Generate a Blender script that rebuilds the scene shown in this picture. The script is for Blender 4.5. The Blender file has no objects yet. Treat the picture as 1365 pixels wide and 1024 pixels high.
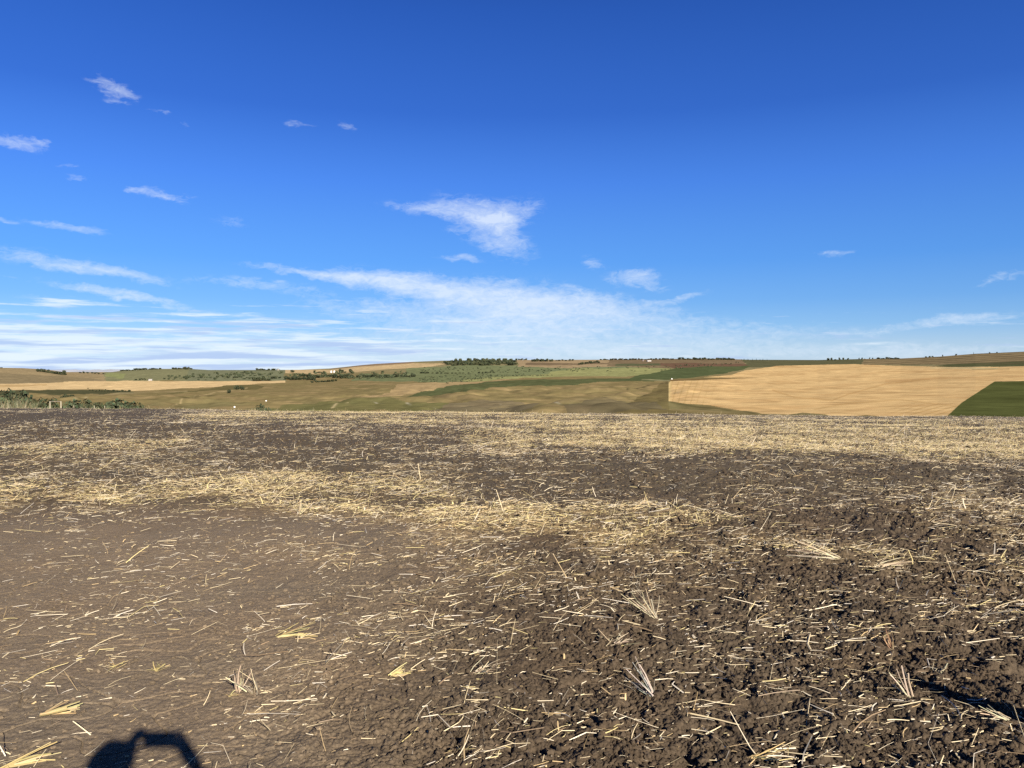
import bpy, math, random
import numpy as np
from mathutils import Vector, Matrix

random.seed(7)
rng = np.random.default_rng(11)
SC = bpy.context.scene
COL = SC.collection

# ------------------------------------------------------------------ camera
F = 1026.0; CU = 682.5; CV = 512.0; VH = 490.0      # focal length and centre in photograph pixels, level row
PITCH = math.atan((CV - VH) / F)
H = 1.65
cam_d = bpy.data.cameras.new('camera'); cam = bpy.data.objects.new('camera', cam_d); COL.objects.link(cam)
cam_d.sensor_width = 36.0; cam_d.lens = 36.0 * F / 1365.0
cam_d.clip_start = 0.01; cam_d.clip_end = 90000.0
cam.location = (0, 0, H); cam.rotation_euler = (math.pi / 2 - PITCH, 0, 0)
SC.camera = cam

def ray(u, v):
    """direction of a photograph pixel, scaled to unit depth along y: (x/y, z/y)"""
    a = (u - CU) / F; b = (v - CV) / F
    cp, sp = math.cos(PITCH), math.sin(PITCH)
    y = cp - b * sp; z = -sp - b * cp
    return a / y, z / y

# ------------------------------------------------------------------ light
sx, sz = ray(208, 988)                                # where the camera's own shadow falls
SUN = Vector((-sx, -1.0, -sz)).normalized()           # towards the sun
SUN_EL = math.asin(SUN.z); SUN_AZ = math.atan2(SUN.x, SUN.y)
sl = bpy.data.lights.new('sun', 'SUN'); sl.energy = 4.2; sl.angle = math.radians(0.53); sl.color = (1.0, 0.90, 0.77)
so = bpy.data.objects.new('sun', sl); COL.objects.link(so)
so.rotation_euler = SUN.to_track_quat('Z', 'Y').to_euler(); so.location = (20, -40, 30)
SC.view_settings.view_transform = 'Standard'; SC.view_settings.look = 'None'
EXPO = 1.2; SC.view_settings.exposure = EXPO; SC.view_settings.gamma = 1.0; SC.view_settings.use_curve_mapping = False
SC.cycles.use_denoising = False
SC.cycles.max_bounces = 4; SC.cycles.diffuse_bounces = 2; SC.cycles.caustics_reflective = False

# ------------------------------------------------------------------ world: sky and clouds by direction
W = bpy.data.worlds.new('World'); SC.world = W; W.use_nodes = True
nt = W.node_tree; N = nt.nodes; L = nt.links; N.clear()
def nd(t, **k):
    n = N.new(t)
    for a, b in k.items(): setattr(n, a, b)
    return n
def plug(sock, val):
    if hasattr(val, 'links') or isinstance(val, bpy.types.NodeSocket): L.new(val, sock)
    else: sock.default_value = val
def mth(op, a, b=None, c=None, clamp=False):
    n = nd('ShaderNodeMath', operation=op, use_clamp=clamp); plug(n.inputs[0], a)
    if b is not None: plug(n.inputs[1], b)
    if c is not None: plug(n.inputs[2], c)
    return n.outputs[0]
def mrange(v, a, b, c=0.0, d=1.0, kind='SMOOTHSTEP'):
    n = nd('ShaderNodeMapRange', interpolation_type=kind); plug(n.inputs[0], v)
    for i, q in enumerate((a, b, c, d)): plug(n.inputs[i + 1], q)
    return n.outputs[0]
def mixc(f, a, b, blend='MIX'):
    n = nd('ShaderNodeMix', data_type='RGBA', blend_type=blend)
    plug(n.inputs[0], f); plug(n.inputs[6], a); plug(n.inputs[7], b)
    return n.outputs[2]
sky = nd('ShaderNodeTexSky', sky_type='NISHITA', sun_disc=False, sun_elevation=SUN_EL, sun_rotation=SUN_AZ,
         altitude=1100.0, air_density=1.0, dust_density=0.25, ozone_density=3.0)
tc = nd('ShaderNodeTexCoord')
sp = nd('ShaderNodeSeparateXYZ'); L.new(tc.outputs['Generated'], sp.inputs[0])
X, Y, Z = sp.outputs
az = mth('MULTIPLY', mth('ARCTAN2', X, Y), 57.29578)
el = mth('MULTIPLY', mth('ARCSINE', Z), 57.29578)
ae = nd('ShaderNodeCombineXYZ'); plug(ae.inputs[0], az); plug(ae.inputs[1], el)
# wind-drawn warp of the cloud outlines
def noise(vec, scale, detail, rough, dist=0.0):
    n = nd('ShaderNodeTexNoise'); L.new(vec, n.inputs['Vector'])
    n.inputs['Scale'].default_value = scale; n.inputs['Detail'].default_value = detail
    n.inputs['Roughness'].default_value = rough; n.inputs['Distortion'].default_value = dist
    return n
def vm(op, a, b=None):
    n = nd('ShaderNodeVectorMath', operation=op); plug(n.inputs[0], a)
    if b is not None: plug(n.inputs[1], b)
    return n
stretch = vm('MULTIPLY', ae.outputs[0], (1.0, 2.2, 1.0)).outputs[0]
w1 = noise(stretch, 0.35, 5, 0.6)
wv = vm('MULTIPLY', vm('SUBTRACT', w1.outputs['Color'], (0.5, 0.5, 0.5)).outputs[0], (3.4, 1.5, 0)).outputs[0]
wae = vm('ADD', ae.outputs[0], wv).outputs[0]
def azel(u, v):
    a, z = ray(u, v)
    d = Vector((a, 1, z)).normalized()
    return math.degrees(math.atan2(d.x, d.y)), math.degrees(math.asin(d.z))
CLOUDS = [  # u, v, half width, half height, rise in degrees, strength (photograph pixels)
 (157,119,34,12,-20,1.0),(124,109,20,4,-4,.45),(153,136,18,6,-12,.5),(214,149,18,4,-4,.62),(240,163,12,4,0,.28),
 (16,188,60,11,1,.85),(62,191,22,6,-8,.55),(214,260,46,8,-5,.8),(178,255,20,5,0,.4),(99,239,22,6,0,.5),(90,222,26,4,0,.35),
 (6,293,36,6,-8,.6),(92,303,62,7,-8,.85),(400,168,22,5,3,.55),(462,171,18,5,-8,.55),(312,297,38,8,0,.30),
 (70,348,115,12,-7,.85),(165,365,85,11,-9,.9),(150,390,100,7,-9,1.05),(235,408,80,7,-12,.45),(60,402,80,9,-3,.3),(10,372,40,4,-3,.3),
 (575,281,80,11,-6,.8),(640,287,75,24,-12,.85),(680,283,52,22,10,.7),(668,312,62,26,-38,.95),(615,345,36,6,-4,.65),(630,318,50,16,-25,.4),
 (430,368,120,8,-6,1.0),(520,376,120,16,-6,1.0),(610,392,150,22,-8,.95),(700,395,140,26,-6,.95),(780,400,90,18,-4,.7),(640,425,170,28,-6,.75),(350,380,130,9,-4,.55),
 (845,369,44,13,3,1.0),(790,350,24,10,-10,.6),(872,382,30,10,-10,.55),(905,399,50,6,11,.75),(830,420,140,18,-4,.65),
 (1280,424,90,10,4,.9),(1200,438,130,9,4,.5),(1345,369,62,6,9,.6),(1112,339,36,5,2,.42),(980,445,160,22,0,.5),(700,450,330,30,-2,.75),(760,425,190,26,-3,.6),(480,410,120,16,-4,.5),(200,455,260,16,0,.3),(1200,468,220,14,0,.6),(800,470,500,12,0,.5),
]
CLR = None
for (u, v, hw, hh, rot, s) in CLOUDS:
    a0, e0 = azel(u, v); a1, e1 = azel(u + hw, v); a2, e2 = azel(u, v - hh)
    m = nd('ShaderNodeMapping', vector_type='TEXTURE'); L.new(wae, m.inputs[0])
    m.inputs['Location'].default_value = (a0, e0, 0)
    m.inputs['Rotation'].default_value = (0, 0, math.radians(rot))
    m.inputs['Scale'].default_value = (abs(a1 - a0) * 1.25, abs(e2 - e0) * 1.35, 1)
    ln = vm('LENGTH', m.outputs[0]).outputs['Value']
    q = mrange(ln, 1.0, 0.0, 0.0, s)
    CLR = q if CLR is None else mth('ADD', CLR, q)
n1 = noise(stretch, 1.1, 10, 0.68, 0.9)
n2 = noise(vm('MULTIPLY', wae, (0.35, 1.9, 1)).outputs[0], 0.9, 7, 0.6, 0.4)
den = mth('ADD', mth('MULTIPLY', CLR, 1.0), mth('MULTIPLY', mth('SUBTRACT', n1.outputs[0], 0.52), 2.1))
den = mth('ADD', den, mth('MULTIPLY', mth('SUBTRACT', n2.outputs[0], 0.5), 1.2))
upper = mth('MULTIPLY', mrange(den, 0.05, 1.85, kind='LINEAR'), mrange(CLR, 0.0, 0.40))
upper = mth('MULTIPLY', upper, 0.80)
# low streaks towards the horizon, thicker on the left
st = vm('MULTIPLY', vm('ADD', ae.outputs[0], vm('MULTIPLY', wv, (.4, .12, 0)).outputs[0]).outputs[0], (0.075, 1.6, 1)).outputs[0]
n3 = noise(vm('MULTIPLY', st, (1.9, 1.25, 1)).outputs[0], 1.0, 9, 0.62, 0.0)
left = mrange(az, 14.0, -24.0, 0.0, 1.0)
low = mrange(el, 7.5, 1.0, 0.0, 1.0)
thr = mth('SUBTRACT', 0.70, mth('MULTIPLY', low, mth('MULTIPLY_ADD', left, 0.20, 0.17)))
streak = mth('MULTIPLY', mrange(n3.outputs[0], mth('ADD', thr, 0.01), mth('ADD', thr, 0.19)), mrange(el, 8.5, 5.0))
streak = mth('MULTIPLY', mth('MULTIPLY', streak, 0.78), mrange(mth('ABSOLUTE', az), 100.0, 60.0))
# colours (radiance before the world strength)
def lin(r, g, b):
    f = lambda c: ((c / 255 + 0.055) / 1.055) ** 2.4 if c > 10 else c / 255 / 12.92
    return np.array([f(r), f(g), f(b)])
BG = 0.05
ramp = nd('ShaderNodeValToRGB'); L.new(mrange(el, 0.0, 60.0, 0, 1, 'LINEAR'), ramp.inputs[0])
cr = ramp.color_ramp
stops = [(0.0, (210, 230, 247)), (.025, (190, 223, 251)), (.05, (150, 204, 255)), (.08, (122, 186, 255)), (.127, (97, 168, 254)), (.22, (76, 140, 243)), (.30, (53, 110, 212)), (.41, (40, 92, 188)), (.55, (22, 55, 128)), (.75, (10, 26, 70)), (1.0, (7, 16, 46))]
cr.elements[0].position = 0; cr.elements[1].position = 1
cols_ = [lin(*c_) * 3.4 for p_, c_ in stops]
cr.elements[0].color = (*cols_[0], 1); cr.elements[1].color = (*cols_[-1], 1)
for (p_, _c), c_ in zip(stops[1:-1], cols_[1:-1]):
    e_ = cr.elements.new(p_); e_.color = (*c_, 1)
rs = nd('ShaderNodeVectorMath', operation='SCALE'); L.new(ramp.outputs[0], rs.inputs[0]); rs.inputs['Scale'].default_value = 1 / (BG * 2 ** EXPO * 3.4)
azd = mrange(az, -30.0, 38.0, 1.06, 0.82, 'LINEAR')
rs2 = nd('ShaderNodeVectorMath', operation='SCALE'); L.new(rs.outputs[0], rs2.inputs[0]); plug(rs2.inputs['Scale'], azd)
base = mixc(0.96, sky.outputs[0], rs2.outputs[0])
n4 = noise(vm('MULTIPLY', vm('ADD', ae.outputs[0], vm('MULTIPLY', wv, (.3, .12, 0)).outputs[0]).outputs[0], (0.09, 1.7, 1)).outputs[0], 1.3, 5, 0.5, 0.0)
shade = mrange(n4.outputs[0], 0.44, 0.58)
ccol = mixc(mth('MULTIPLY', shade, low), (7.4, 8.3, 9.0, 1), (4.0, 5.2, 7.9, 1))
c1 = mixc(mth('MULTIPLY', upper, .93), base, (7.2, 8.0, 9.0, 1))
c2 = mixc(streak, c1, ccol)
bg = nd('ShaderNodeBackground'); L.new(c2, bg.inputs[0]); bg.inputs[1].default_value = BG
wo = nd('ShaderNodeOutputWorld'); L.new(bg.outputs[0], wo.inputs[0])

# ------------------------------------------------------------------ helpers
def smooth(a, b, x):
    t = np.clip((x - a) / (b - a), 0, 1); return t * t * (3 - 2 * t)
_G = rng.random(4096) * 2 * np.pi
_GC = np.cos(_G).astype(np.float32); _GS = np.sin(_G).astype(np.float32)
def perlin(x, y, seed=0):
    xi = np.floor(x).astype(np.int64); yi = np.floor(y).astype(np.int64)
    fx = (x - xi).astype(np.float32); fy = (y - yi).astype(np.float32)
    def g(ix, iy, dx, dy):
        h = (ix * 374761393 + iy * 668265263 + seed * 144665) & 0xffffffff
        h = ((h ^ (h >> 13)) * 1274126177) & 0xffffffff
        h = (h ^ (h >> 16)) & 4095
        return _GC[h] * dx + _GS[h] * dy
    u = fx * fx * fx * (fx * (fx * 6 - 15) + 10); v = fy * fy * fy * (fy * (fy * 6 - 15) + 10)
    a = g(xi, yi, fx, fy); b = g(xi + 1, yi, fx - 1, fy)
    c = g(xi, yi + 1, fx, fy - 1); d = g(xi + 1, yi + 1, fx - 1, fy - 1)
    return ((a + u * (b - a)) * (1 - v) + (c + u * (d - c)) * v) * 1.5
def fbm(x, y, octs=4, seed=0, gain=0.5):
    s = 0; a = 1; t = 0
    for i in range(octs):
        s = s + a * perlin(x * 2 ** i + 17.3 * i, y * 2 ** i - 9.1 * i, seed + i); t += a; a *= gain
    return s / t
def mesh_np(name, co, quads=None, tris=None, mat=None, col=None, smooth_=False):
    me = bpy.data.meshes.new(name)
    nv = len(co); me.vertices.add(nv); me.vertices.foreach_set('co', np.asarray(co, np.float32).ravel())
    parts = []; sizes = []
    if quads is not None and len(quads): parts.append(np.asarray(quads, np.int32).ravel()); sizes.append(np.full(len(quads), 4))
    if tris is not None and len(tris): parts.append(np.asarray(tris, np.int32).ravel()); sizes.append(np.full(len(tris), 3))
    li = np.concatenate(parts); sz_ = np.concatenate(sizes)
    me.loops.add(len(li)); me.loops.foreach_set('vertex_index', li)
    me.polygons.add(len(sz_)); st_ = np.concatenate([[0], np.cumsum(sz_)[:-1]]).astype(np.int32)
    me.polygons.foreach_set('loop_start', st_); me.polygons.foreach_set('loop_total', sz_.astype(np.int32))
    me.polygons.foreach_set('use_smooth', np.full(len(sz_), smooth_))
    if col is not None:
        at = me.color_attributes.new('albedo', 'FLOAT_COLOR', 'POINT')
        c4 = np.ones((nv, 4), np.float32); c4[:, :3] = col
        at.data.foreach_set('color', c4.ravel())
    if mat: me.materials.append(mat)
    me.update(calc_edges=True)
    return me
def link(name, me, parent=None):
    o = bpy.data.objects.new(name, me); COL.objects.link(o)
    if parent: o.parent = parent
    return o
def tag(o, label=None, cat=None, group=None, kind=None):
    if label: o['label'] = label
    if cat: o['category'] = cat
    if group: o['group'] = group
    if kind: o['kind'] = kind
    return o
def empty(name, loc=(0, 0, 0), rz=0):
    o = bpy.data.objects.new(name, None); COL.objects.link(o); o.location = loc; o.rotation_euler.z = rz
    o.empty_display_size = 0.2
    return o
def material(name, col=(.5, .5, .5), attr=False, nscale=None, namt=0.3, bump=None, rough=0.95, spec=0.15, c2=None):
    m = bpy.data.materials.new(name); m.use_nodes = True; t = m.node_tree
    b = t.nodes['Principled BSDF']; b.inputs['Roughness'].default_value = rough
    b.inputs['Specular IOR Level'].default_value = spec
    if attr:
        a = t.nodes.new('ShaderNodeAttribute'); a.attribute_name = 'albedo'; src = a.outputs['Color']
    else:
        r = t.nodes.new('ShaderNodeRGB'); r.outputs[0].default_value = (*col, 1); src = r.outputs[0]
    geo = t.nodes.new('ShaderNodeNewGeometry' if nscale and nscale > 0 and attr else 'ShaderNodeTexCoord')
    vec = geo.outputs['Position'] if geo.bl_idname == 'ShaderNodeNewGeometry' else geo.outputs['Object']
    if nscale:
        n = t.nodes.new('ShaderNodeTexNoise'); n.inputs['Scale'].default_value = nscale; n.inputs['Detail'].default_value = 6
        n.inputs['Roughness'].default_value = 0.65
        t.links.new(vec, n.inputs['Vector'])
        mr = t.nodes.new('ShaderNodeMapRange'); t.links.new(n.outputs[0], mr.inputs[0])
        mr.inputs[1].default_value = 0.3; mr.inputs[2].default_value = 0.7
        mr.inputs[3].default_value = 1 - namt; mr.inputs[4].default_value = 1 + namt
        mx = t.nodes.new('ShaderNodeMix'); mx.data_type = 'RGBA'; mx.blend_type = 'MULTIPLY'; mx.inputs[0].default_value = 1
        t.links.new(src, mx.inputs[6]); t.links.new(mr.outputs[0], mx.inputs[7]); src = mx.outputs[2]
    t.links.new(src, b.inputs['Base Color'])
    if bump:
        for i, (sc_, st_, ds_) in enumerate(bump):
            n = t.nodes.new('ShaderNodeTexNoise'); n.inputs['Scale'].default_value = sc_; n.inputs['Detail'].default_value = 8
            n.inputs['Roughness'].default_value = 0.7
            t.links.new(vec, n.inputs['Vector'])
            bp = t.nodes.new('ShaderNodeBump'); bp.inputs['Strength'].default_value = st_; bp.inputs['Distance'].default_value = ds_
            t.links.new(n.outputs[0], bp.inputs['Height'])
            if i: t.links.new(prev, bp.inputs['Normal'])
            prev = bp.outputs[0]
        t.links.new(prev, b.inputs['Normal'])
    return m
M_soil = material('tilled_soil', attr=True, nscale=75.0, namt=0.42, bump=[(45, 0.45, 0.010), (190, 0.6, 0.004)])
M_land = material('valley_land', attr=True, nscale=0.06, namt=0.20, bump=[(0.12, 0.3, 1.0)], rough=1.0, spec=0.0)
M_straw = material('dry_straw', attr=True, rough=0.55, spec=0.4)
M_clod = material('soil_clod', attr=True, nscale=30, namt=0.25, bump=[(70, 0.9, 0.006)])
M_leaf = material('tree_foliage', attr=True, rough=0.85, spec=0.08)
M_bark = material('tree_bark', (.10, .075, .055), nscale=3, namt=.3)
M_wood = material('weathered_wood', (.34, .29, .23), nscale=6, namt=.35, bump=[(25, .6, .01)])
M_white = material('pale_painted_post', (.42, .38, .28), nscale=4, namt=.15)
M_wall = material('farmhouse_wall', (.42, .40, .37), nscale=1, namt=.08)
M_roof = material('farm_roof', (.22, .19, .18), nscale=1, namt=.2)
M_metal = material('galvanised_steel', (.62, .62, .60), nscale=1, namt=.1, rough=.45, spec=.5)
M_glass = material('window_pane', (.03, .04, .05), rough=.15, spec=.6)
M_door = material('door_paint', (.30, .16, .10))
M_film = material('bale_wrap', (.78, .77, .72), nscale=3, namt=.06, rough=.5)
M_wire = material('fence_wire', (.30, .29, .27), rough=.5)

# ------------------------------------------------------------------ the near field
def v_crest(u): return np.interp(u, [-900, 0, 350, 700, 1000, 1365, 2300], [538, 544.5, 548.5, 551.3, 554.5, 557, 563])
def k_of(a):
    t = (v_crest(a * F + CU) - VH) / F
    return t * t / (4 * H)
WB = 1.2
def rough_map(u, v):
    near = smooth(120, 1080, u + (v - 850) * 0.35)
    mid = 0.75
    w = smooth(700, 660, v)
    return (0.12 + 1.03 * near) * (1 - w) + mid * w
def field_base(x, y):
    a = x / np.sqrt(y * y + WB * WB)
    yp = np.maximum(y, 0)
    z = -k_of(a) * yp * yp
    return z
def field_z(x, y, u, v, cell):
    z = field_base(x, y)
    r = rough_map(u, v)
    def filt(wl): return smooth(0.7, 2.2, wl / np.maximum(cell, 1e-4))
    nearf = 1.0
    z = z + 0.030 * perlin(x / 1.7, y / 1.7, 3) * filt(1.7) * (0.5 + r)
    z = z + 0.05 * perlin(x / 9, y / 5, 4) * np.minimum(1, np.abs(y) / 12) + 0.10 * perlin(x / 7, y / 16, 6) * smooth(25, 50, y) + .04 * perlin(x / 1.6, y / 4, 7) * smooth(25, 50, y)
    # tillage ridges running away to the upper right
    q = (x * 0.92 - y * 0.38); p = (x * 0.38 + y * 0.92)
    z = z + 0.016 * (np.abs(perlin(q / 0.36, p / 1.6, 5)) * 2 - 0.5) * filt(0.5) * (-.06 + r)
    # clods
    wx = x + 0.05 * perlin(x / .3, y / .3, 8); wy = y + 0.05 * perlin(x / .3, y / .3, 9)
    dens = 0.55 + 0.75 * perlin(x / .8, y / .8, 10)
    dens = np.clip(dens, 0.1, 1.4)
    for i, (wl, amp) in enumerate([(.30, .006), (.15, .007), (.085, .0085), (.046, .0095), (.024, .0075), (.013, .0045)]):
        n = np.abs(perlin(wx / wl + i * 7, wy / wl - i * 5, 20 + i))
        z = z + amp * (np.minimum(n * 2.2, 0.9) - 0.45) * filt(wl) * r * (0.5 + dens)
    z = z + r * 0.05 * np.clip(perlin(wx / .20, wy / .20, 33) - .28, 0, 1) * filt(.24) - r * 0.055 * np.clip(perlin(wx / .30, wy / .26, 34) - .30, 0, 1) * filt(.26)
    z = z + r * 0.016 * fbm(wx / .11, wy / .11, 3, 36) * filt(.05)
    # fine crumb even on the crusted part
    z = z + 0.0022 * perlin(x / .03, y / .03, 31) * filt(.03) + 0.0022 * perlin(x / .07, y / .07, 32) * filt(.07)
    # hairline cracks of the crust
    c = np.abs(perlin(wx / .42, wy / .30, 40)); z = z - 0.014 * smooth(.035, .0, c) * filt(.12) * smooth(500, 250, u) * smooth(700, 860, v) * 0.7
    return z

def pixel_of(x, y):
    """photograph pixel over which a point of the smooth field stands"""
    ys = np.maximum(y, 1.3)
    zb = -H + field_base(x, ys); a = x / ys; b = zb / ys
    cp, sp = math.cos(PITCH), math.sin(PITCH)
    d = cp - b * sp
    return CU + F * a / d, CV - F * (sp + b * cp) / d

# straw on the field, laid down in windrows: density map
BANDS = [  # polyline u,v ; half thickness ; strength (pieces per m2)
 ([(-600, 668), (0, 657), (60, 650), (160, 662), (300, 662), (380, 655)], 16, 160),
 ([(230, 648), (400, 634), (520, 640), (600, 652)], 17, 85),
 ([(330, 668), (450, 672), (560, 680), (700, 688), (860, 692), (980, 700)], 15, 140),
 ([(560, 690), (700, 700), (800, 715), (900, 722)], 20, 100),
 ([(-600, 618), (0, 604), (120, 597), (260, 590)], 10, 100),
 ([(400, 575), (700, 578), (1000, 580)], 6, 60),
 ([(640, 588), (850, 584), (1000, 586), (1365, 592), (2000, 600)], 11, 220),
 ([(820, 598), (1100, 602), (1365, 604), (2000, 610)], 9, 190),
 ([(250, 556), (450, 557), (700, 559), (900, 565), (1365, 570), (2000, 575)], 8, 150),
 ([(940, 660), (1100, 655), (1365, 668), (1800, 675)], 20, 35),
 ([(980, 735), (1180, 752), (1365, 760), (1700, 770)], 16, 70),
 ([(1180, 815), (1365, 808), (1700, 805)], 12, 60),
]
def band_d(u, v):
    s = 0
    for pts, th, st_ in BANDS:
        us = [p[0] for p in pts]; vs = [p[1] for p in pts]
        vc = np.interp(u, us, vs)
        endf = smooth(us[0] - 60, us[0] + 60, u) * smooth(us[-1] + 60, us[-1] - 60, u)
        s = s + st_ * np.exp(-((v - vc) / th) ** 2) * endf
    return s
def straw_density(x, y, u, v):
    bgd = np.interp(v, [540, 560, 600, 680, 760, 900, 1024, 1400], [30, 30, 50, 70, 80, 62, 60, 60])
    bgd = bgd * (1 + 0.55 * smooth(450, 1100, u) * smooth(640, 720, v) + .25 * smooth(500, 1000, u) - 0.45 * smooth(560, 300, u) * smooth(670, 700, v))
    dark = 1 - 0.7 * np.exp(-((v - 575) / 7) ** 2) * smooth(420, 520, u) * smooth(1000, 900, u) + 0.55 * np.exp(-((v - 650) / 45) ** 2) * smooth(700, 1000, u)
    cl = np.clip(1 + 2.4 * fbm(x / 1.1, y / 1.1, 4, 60, .65), 0.10, 3.0) * np.clip(1 + 1.2 * perlin(x / 6, y / 9, 68), .35, 1.8)
    warp = 17 * perlin(x / 1.8, y / 2.5, 66) + 15 * perlin(x / .7, y / .8, 67) + 8 * perlin(x / .3, y / .3, 69)
    bd = band_d(u, v + warp) * np.clip(1 + 2.6 * fbm(x / 1.5, y / 1.5, 4, 70, .65), 0.08, 2.6)
    return bgd * dark * cl + bd

# grid
ac = np.concatenate([np.linspace(-2.6, -1.05, 90, endpoint=False), np.linspace(-1.05, -0.72, 170, endpoint=False), np.linspace(-0.72, 0.72, 1440), np.linspace(0.72, 1.05, 171)[1:], np.linspace(1.05, 2.6, 91)[1:]])
tn = np.linspace(0.60, 0.0135, 1080)                           # rows by their slope under the eye
# solve -H - k y^2 = -t y roughly with the mean k, continued past the crest
yr = np.concatenate([[-40, -15, -6, -3, -1.5, -.5, .3, 1.0, 1.7, 2.2], np.geomspace(2.55, 6, 480, endpoint=False),
                     1 / np.linspace(1 / 6, 1 / 80, 560), np.linspace(82, 150, 24)])
A, YY = np.meshgrid(ac, yr)
XX = A * np.sqrt(YY * YY + WB * WB)
UU, VV = pixel_of(XX, YY)
dy = np.abs(np.gradient(yr))[:, None] * np.ones_like(A); dx = np.abs(np.gradient(ac))[None, :] * np.sqrt(YY * YY + WB * WB)
cell = np.maximum(dx, dy * 0.6)
ZZ = field_z(XX, YY, UU, VV, cell)
drop = smooth(105, 150, YY) * 3.2
ZZ = ZZ - drop
hgt = ZZ + drop - field_base(XX, YY)
dry = smooth(760, 330, UU + 90 * fbm(XX / 1.2, YY / 1.2, 3, 90) + (VV - 850) * .3) * smooth(640, 720, VV)
dry = np.clip(dry * 0.9 + 0.25 * fbm(XX / .5, YY / .5, 4, 95), 0, 1)
c_dry = np.array([.207, .160, .106]); c_moist = np.array([.076, .057, .038]); c_far = np.array([.090, .071, .046])
colr = c_moist + (c_dry - c_moist) * dry[..., None]
fr = smooth(690, 640, VV)[..., None]
colr = colr * (1 - fr) + c_far * fr
reddish = np.clip(fbm(XX / .9, YY / .9, 3, 97), -.5, .5)[..., None]
colr = colr * (1 + reddish * np.array([.10, .05, .0]))
# chaff ground into the soil where straw lies thick
ch = (np.clip((straw_density(XX, YY, UU, VV) - 90) / 420, 0, .5) * smooth(820, 700, VV))[..., None]
colr = colr * (1 - ch) + np.array([.30, .22, .11]) * ch
R_, C_ = A.shape
idx = np.arange(R_ * C_).reshape(R_, C_)
quads = np.stack([idx[:-1, :-1], idx[:-1, 1:], idx[1:, 1:], idx[1:, :-1]], -1).reshape(-1, 4)
me = mesh_np('ploughed_field', np.stack([XX, YY, ZZ], -1).reshape(-1, 3), quads, mat=M_soil, col=colr.reshape(-1, 3), smooth_=True)
fo = link('ploughed_field', me); tag(fo, 'brown ploughed field strewn with straw in the foreground', 'field', kind='structure')

def field_at(x, y):
    x = np.atleast_1d(np.asarray(x, float)); y = np.atleast_1d(np.asarray(y, float))
    u, v = pixel_of(x, y)
    cellp = np.maximum(np.sqrt(y * y + 1.44) * .001, y * y * .00022)
    return field_z(x, y, u, v, cellp) - smooth(105, 150, y) * 3.2
def on_field(u, v):
    """point of the field under a photograph pixel"""
    a, t = ray(u, v)
    k = float(k_of(np.array(a))); t = -t
    y = (t - math.sqrt(max(t * t - 4 * k * H, 0))) / (2 * k)
    return a * y, y

# ------------------------------------------------------------------ straw
def stalks(P, head, pitch, Ln, rad, bend, col, rings, name, flat=None, kink=None):
    """thin three-sided stems; P base points"""
    n = len(P); t = np.linspace(0, 1, rings)
    d = np.stack([np.cos(head) * np.cos(pitch), np.sin(head) * np.cos(pitch), np.sin(pitch)], -1)
    side = np.stack([-np.sin(head), np.cos(head), np.zeros(n)], -1)
    up = np.cross(d, side) * -1; up[up[:, 2] < 0] *= -1
    tt = np.broadcast_to(t, (n, rings)); prof = tt * (1 - tt) * 4
    if kink is not None:
        kk = rng.choice([1 / 3, 2 / 3], n)[:, None]; prof = np.where(kink[:, None], np.minimum(tt / kk, (1 - tt) / (1 - kk)), prof)
    ctr = P[:, None, :] + d[:, None, :] * (Ln[:, None] * t[None, :])[..., None] \
        + side[:, None, :] * (bend[:, None] * Ln[:, None] * prof)[..., None] \
        + up[:, None, :] * (np.abs(bend)[:, None] * 0.15 * Ln[:, None] * prof)[..., None]
    ang = np.array([math.pi / 2, math.pi * 7 / 6, math.pi * 11 / 6])
    fl = np.ones(n) if flat is None else flat
    ring = side[:, None, :] * np.cos(ang)[None, :, None] * fl[:, None, None] + up[:, None, :] * np.sin(ang)[None, :, None]
    tap = (1 - 0.35 * t)
    co = ctr[:, :, None, :] + ring[:, None, :, :] * (rad[:, None] * tap[None, :])[:, :, None, None]
    co = co.reshape(-1, 3)
    b = (np.arange(n) * rings * 3)[:, None]
    qs = []
    for r in range(rings - 1):
        for s in range(3):
            s2 = (s + 1) % 3
            qs.append(np.stack([b[:, 0] + r * 3 + s, b[:, 0] + r * 3 + s2, b[:, 0] + (r + 1) * 3 + s2, b[:, 0] + (r + 1) * 3 + s], -1))
    q = np.concatenate(qs)
    return co, q, np.repeat(col, rings * 3, axis=0)
PAL = np.array([[.60, .50, .31], [.66, .58, .42], [.50, .37, .19], [.56, .51, .42], [.24, .17, .10], [.56, .47, .22]])
def straw_cols(n, w):
    i = rng.choice(len(PAL), n, p=w); c = PAL[i] * rng.uniform(.78, 1.12, (n, 1)); return c
def scatter(y0, y1, dmax):
    hw0 = 1.15 if y1 < 20 else .90; area = hw0 * (y1 * y1 - y0 * y0)
    n = int(area * dmax)
    y = np.sqrt(rng.uniform(y0 * y0, y1 * y1, n)); x = rng.uniform(-hw0, hw0, n) * y
    u, v = pixel_of(x, y)
    keep = rng.random(n) < straw_density(x, y, u, v) * np.interp(y, [3, 9, 16, 24], [2.7, 2.5, 1.7, 1.0]) / dmax
    return x[keep], y[keep], u[keep], v[keep]
parts_co = []; parts_q = []; parts_c = []; off = 0
def add_part(co, q, c):
    global off
    parts_co.append(co); parts_q.append(q + off); parts_c.append(c); off += len(co)
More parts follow.
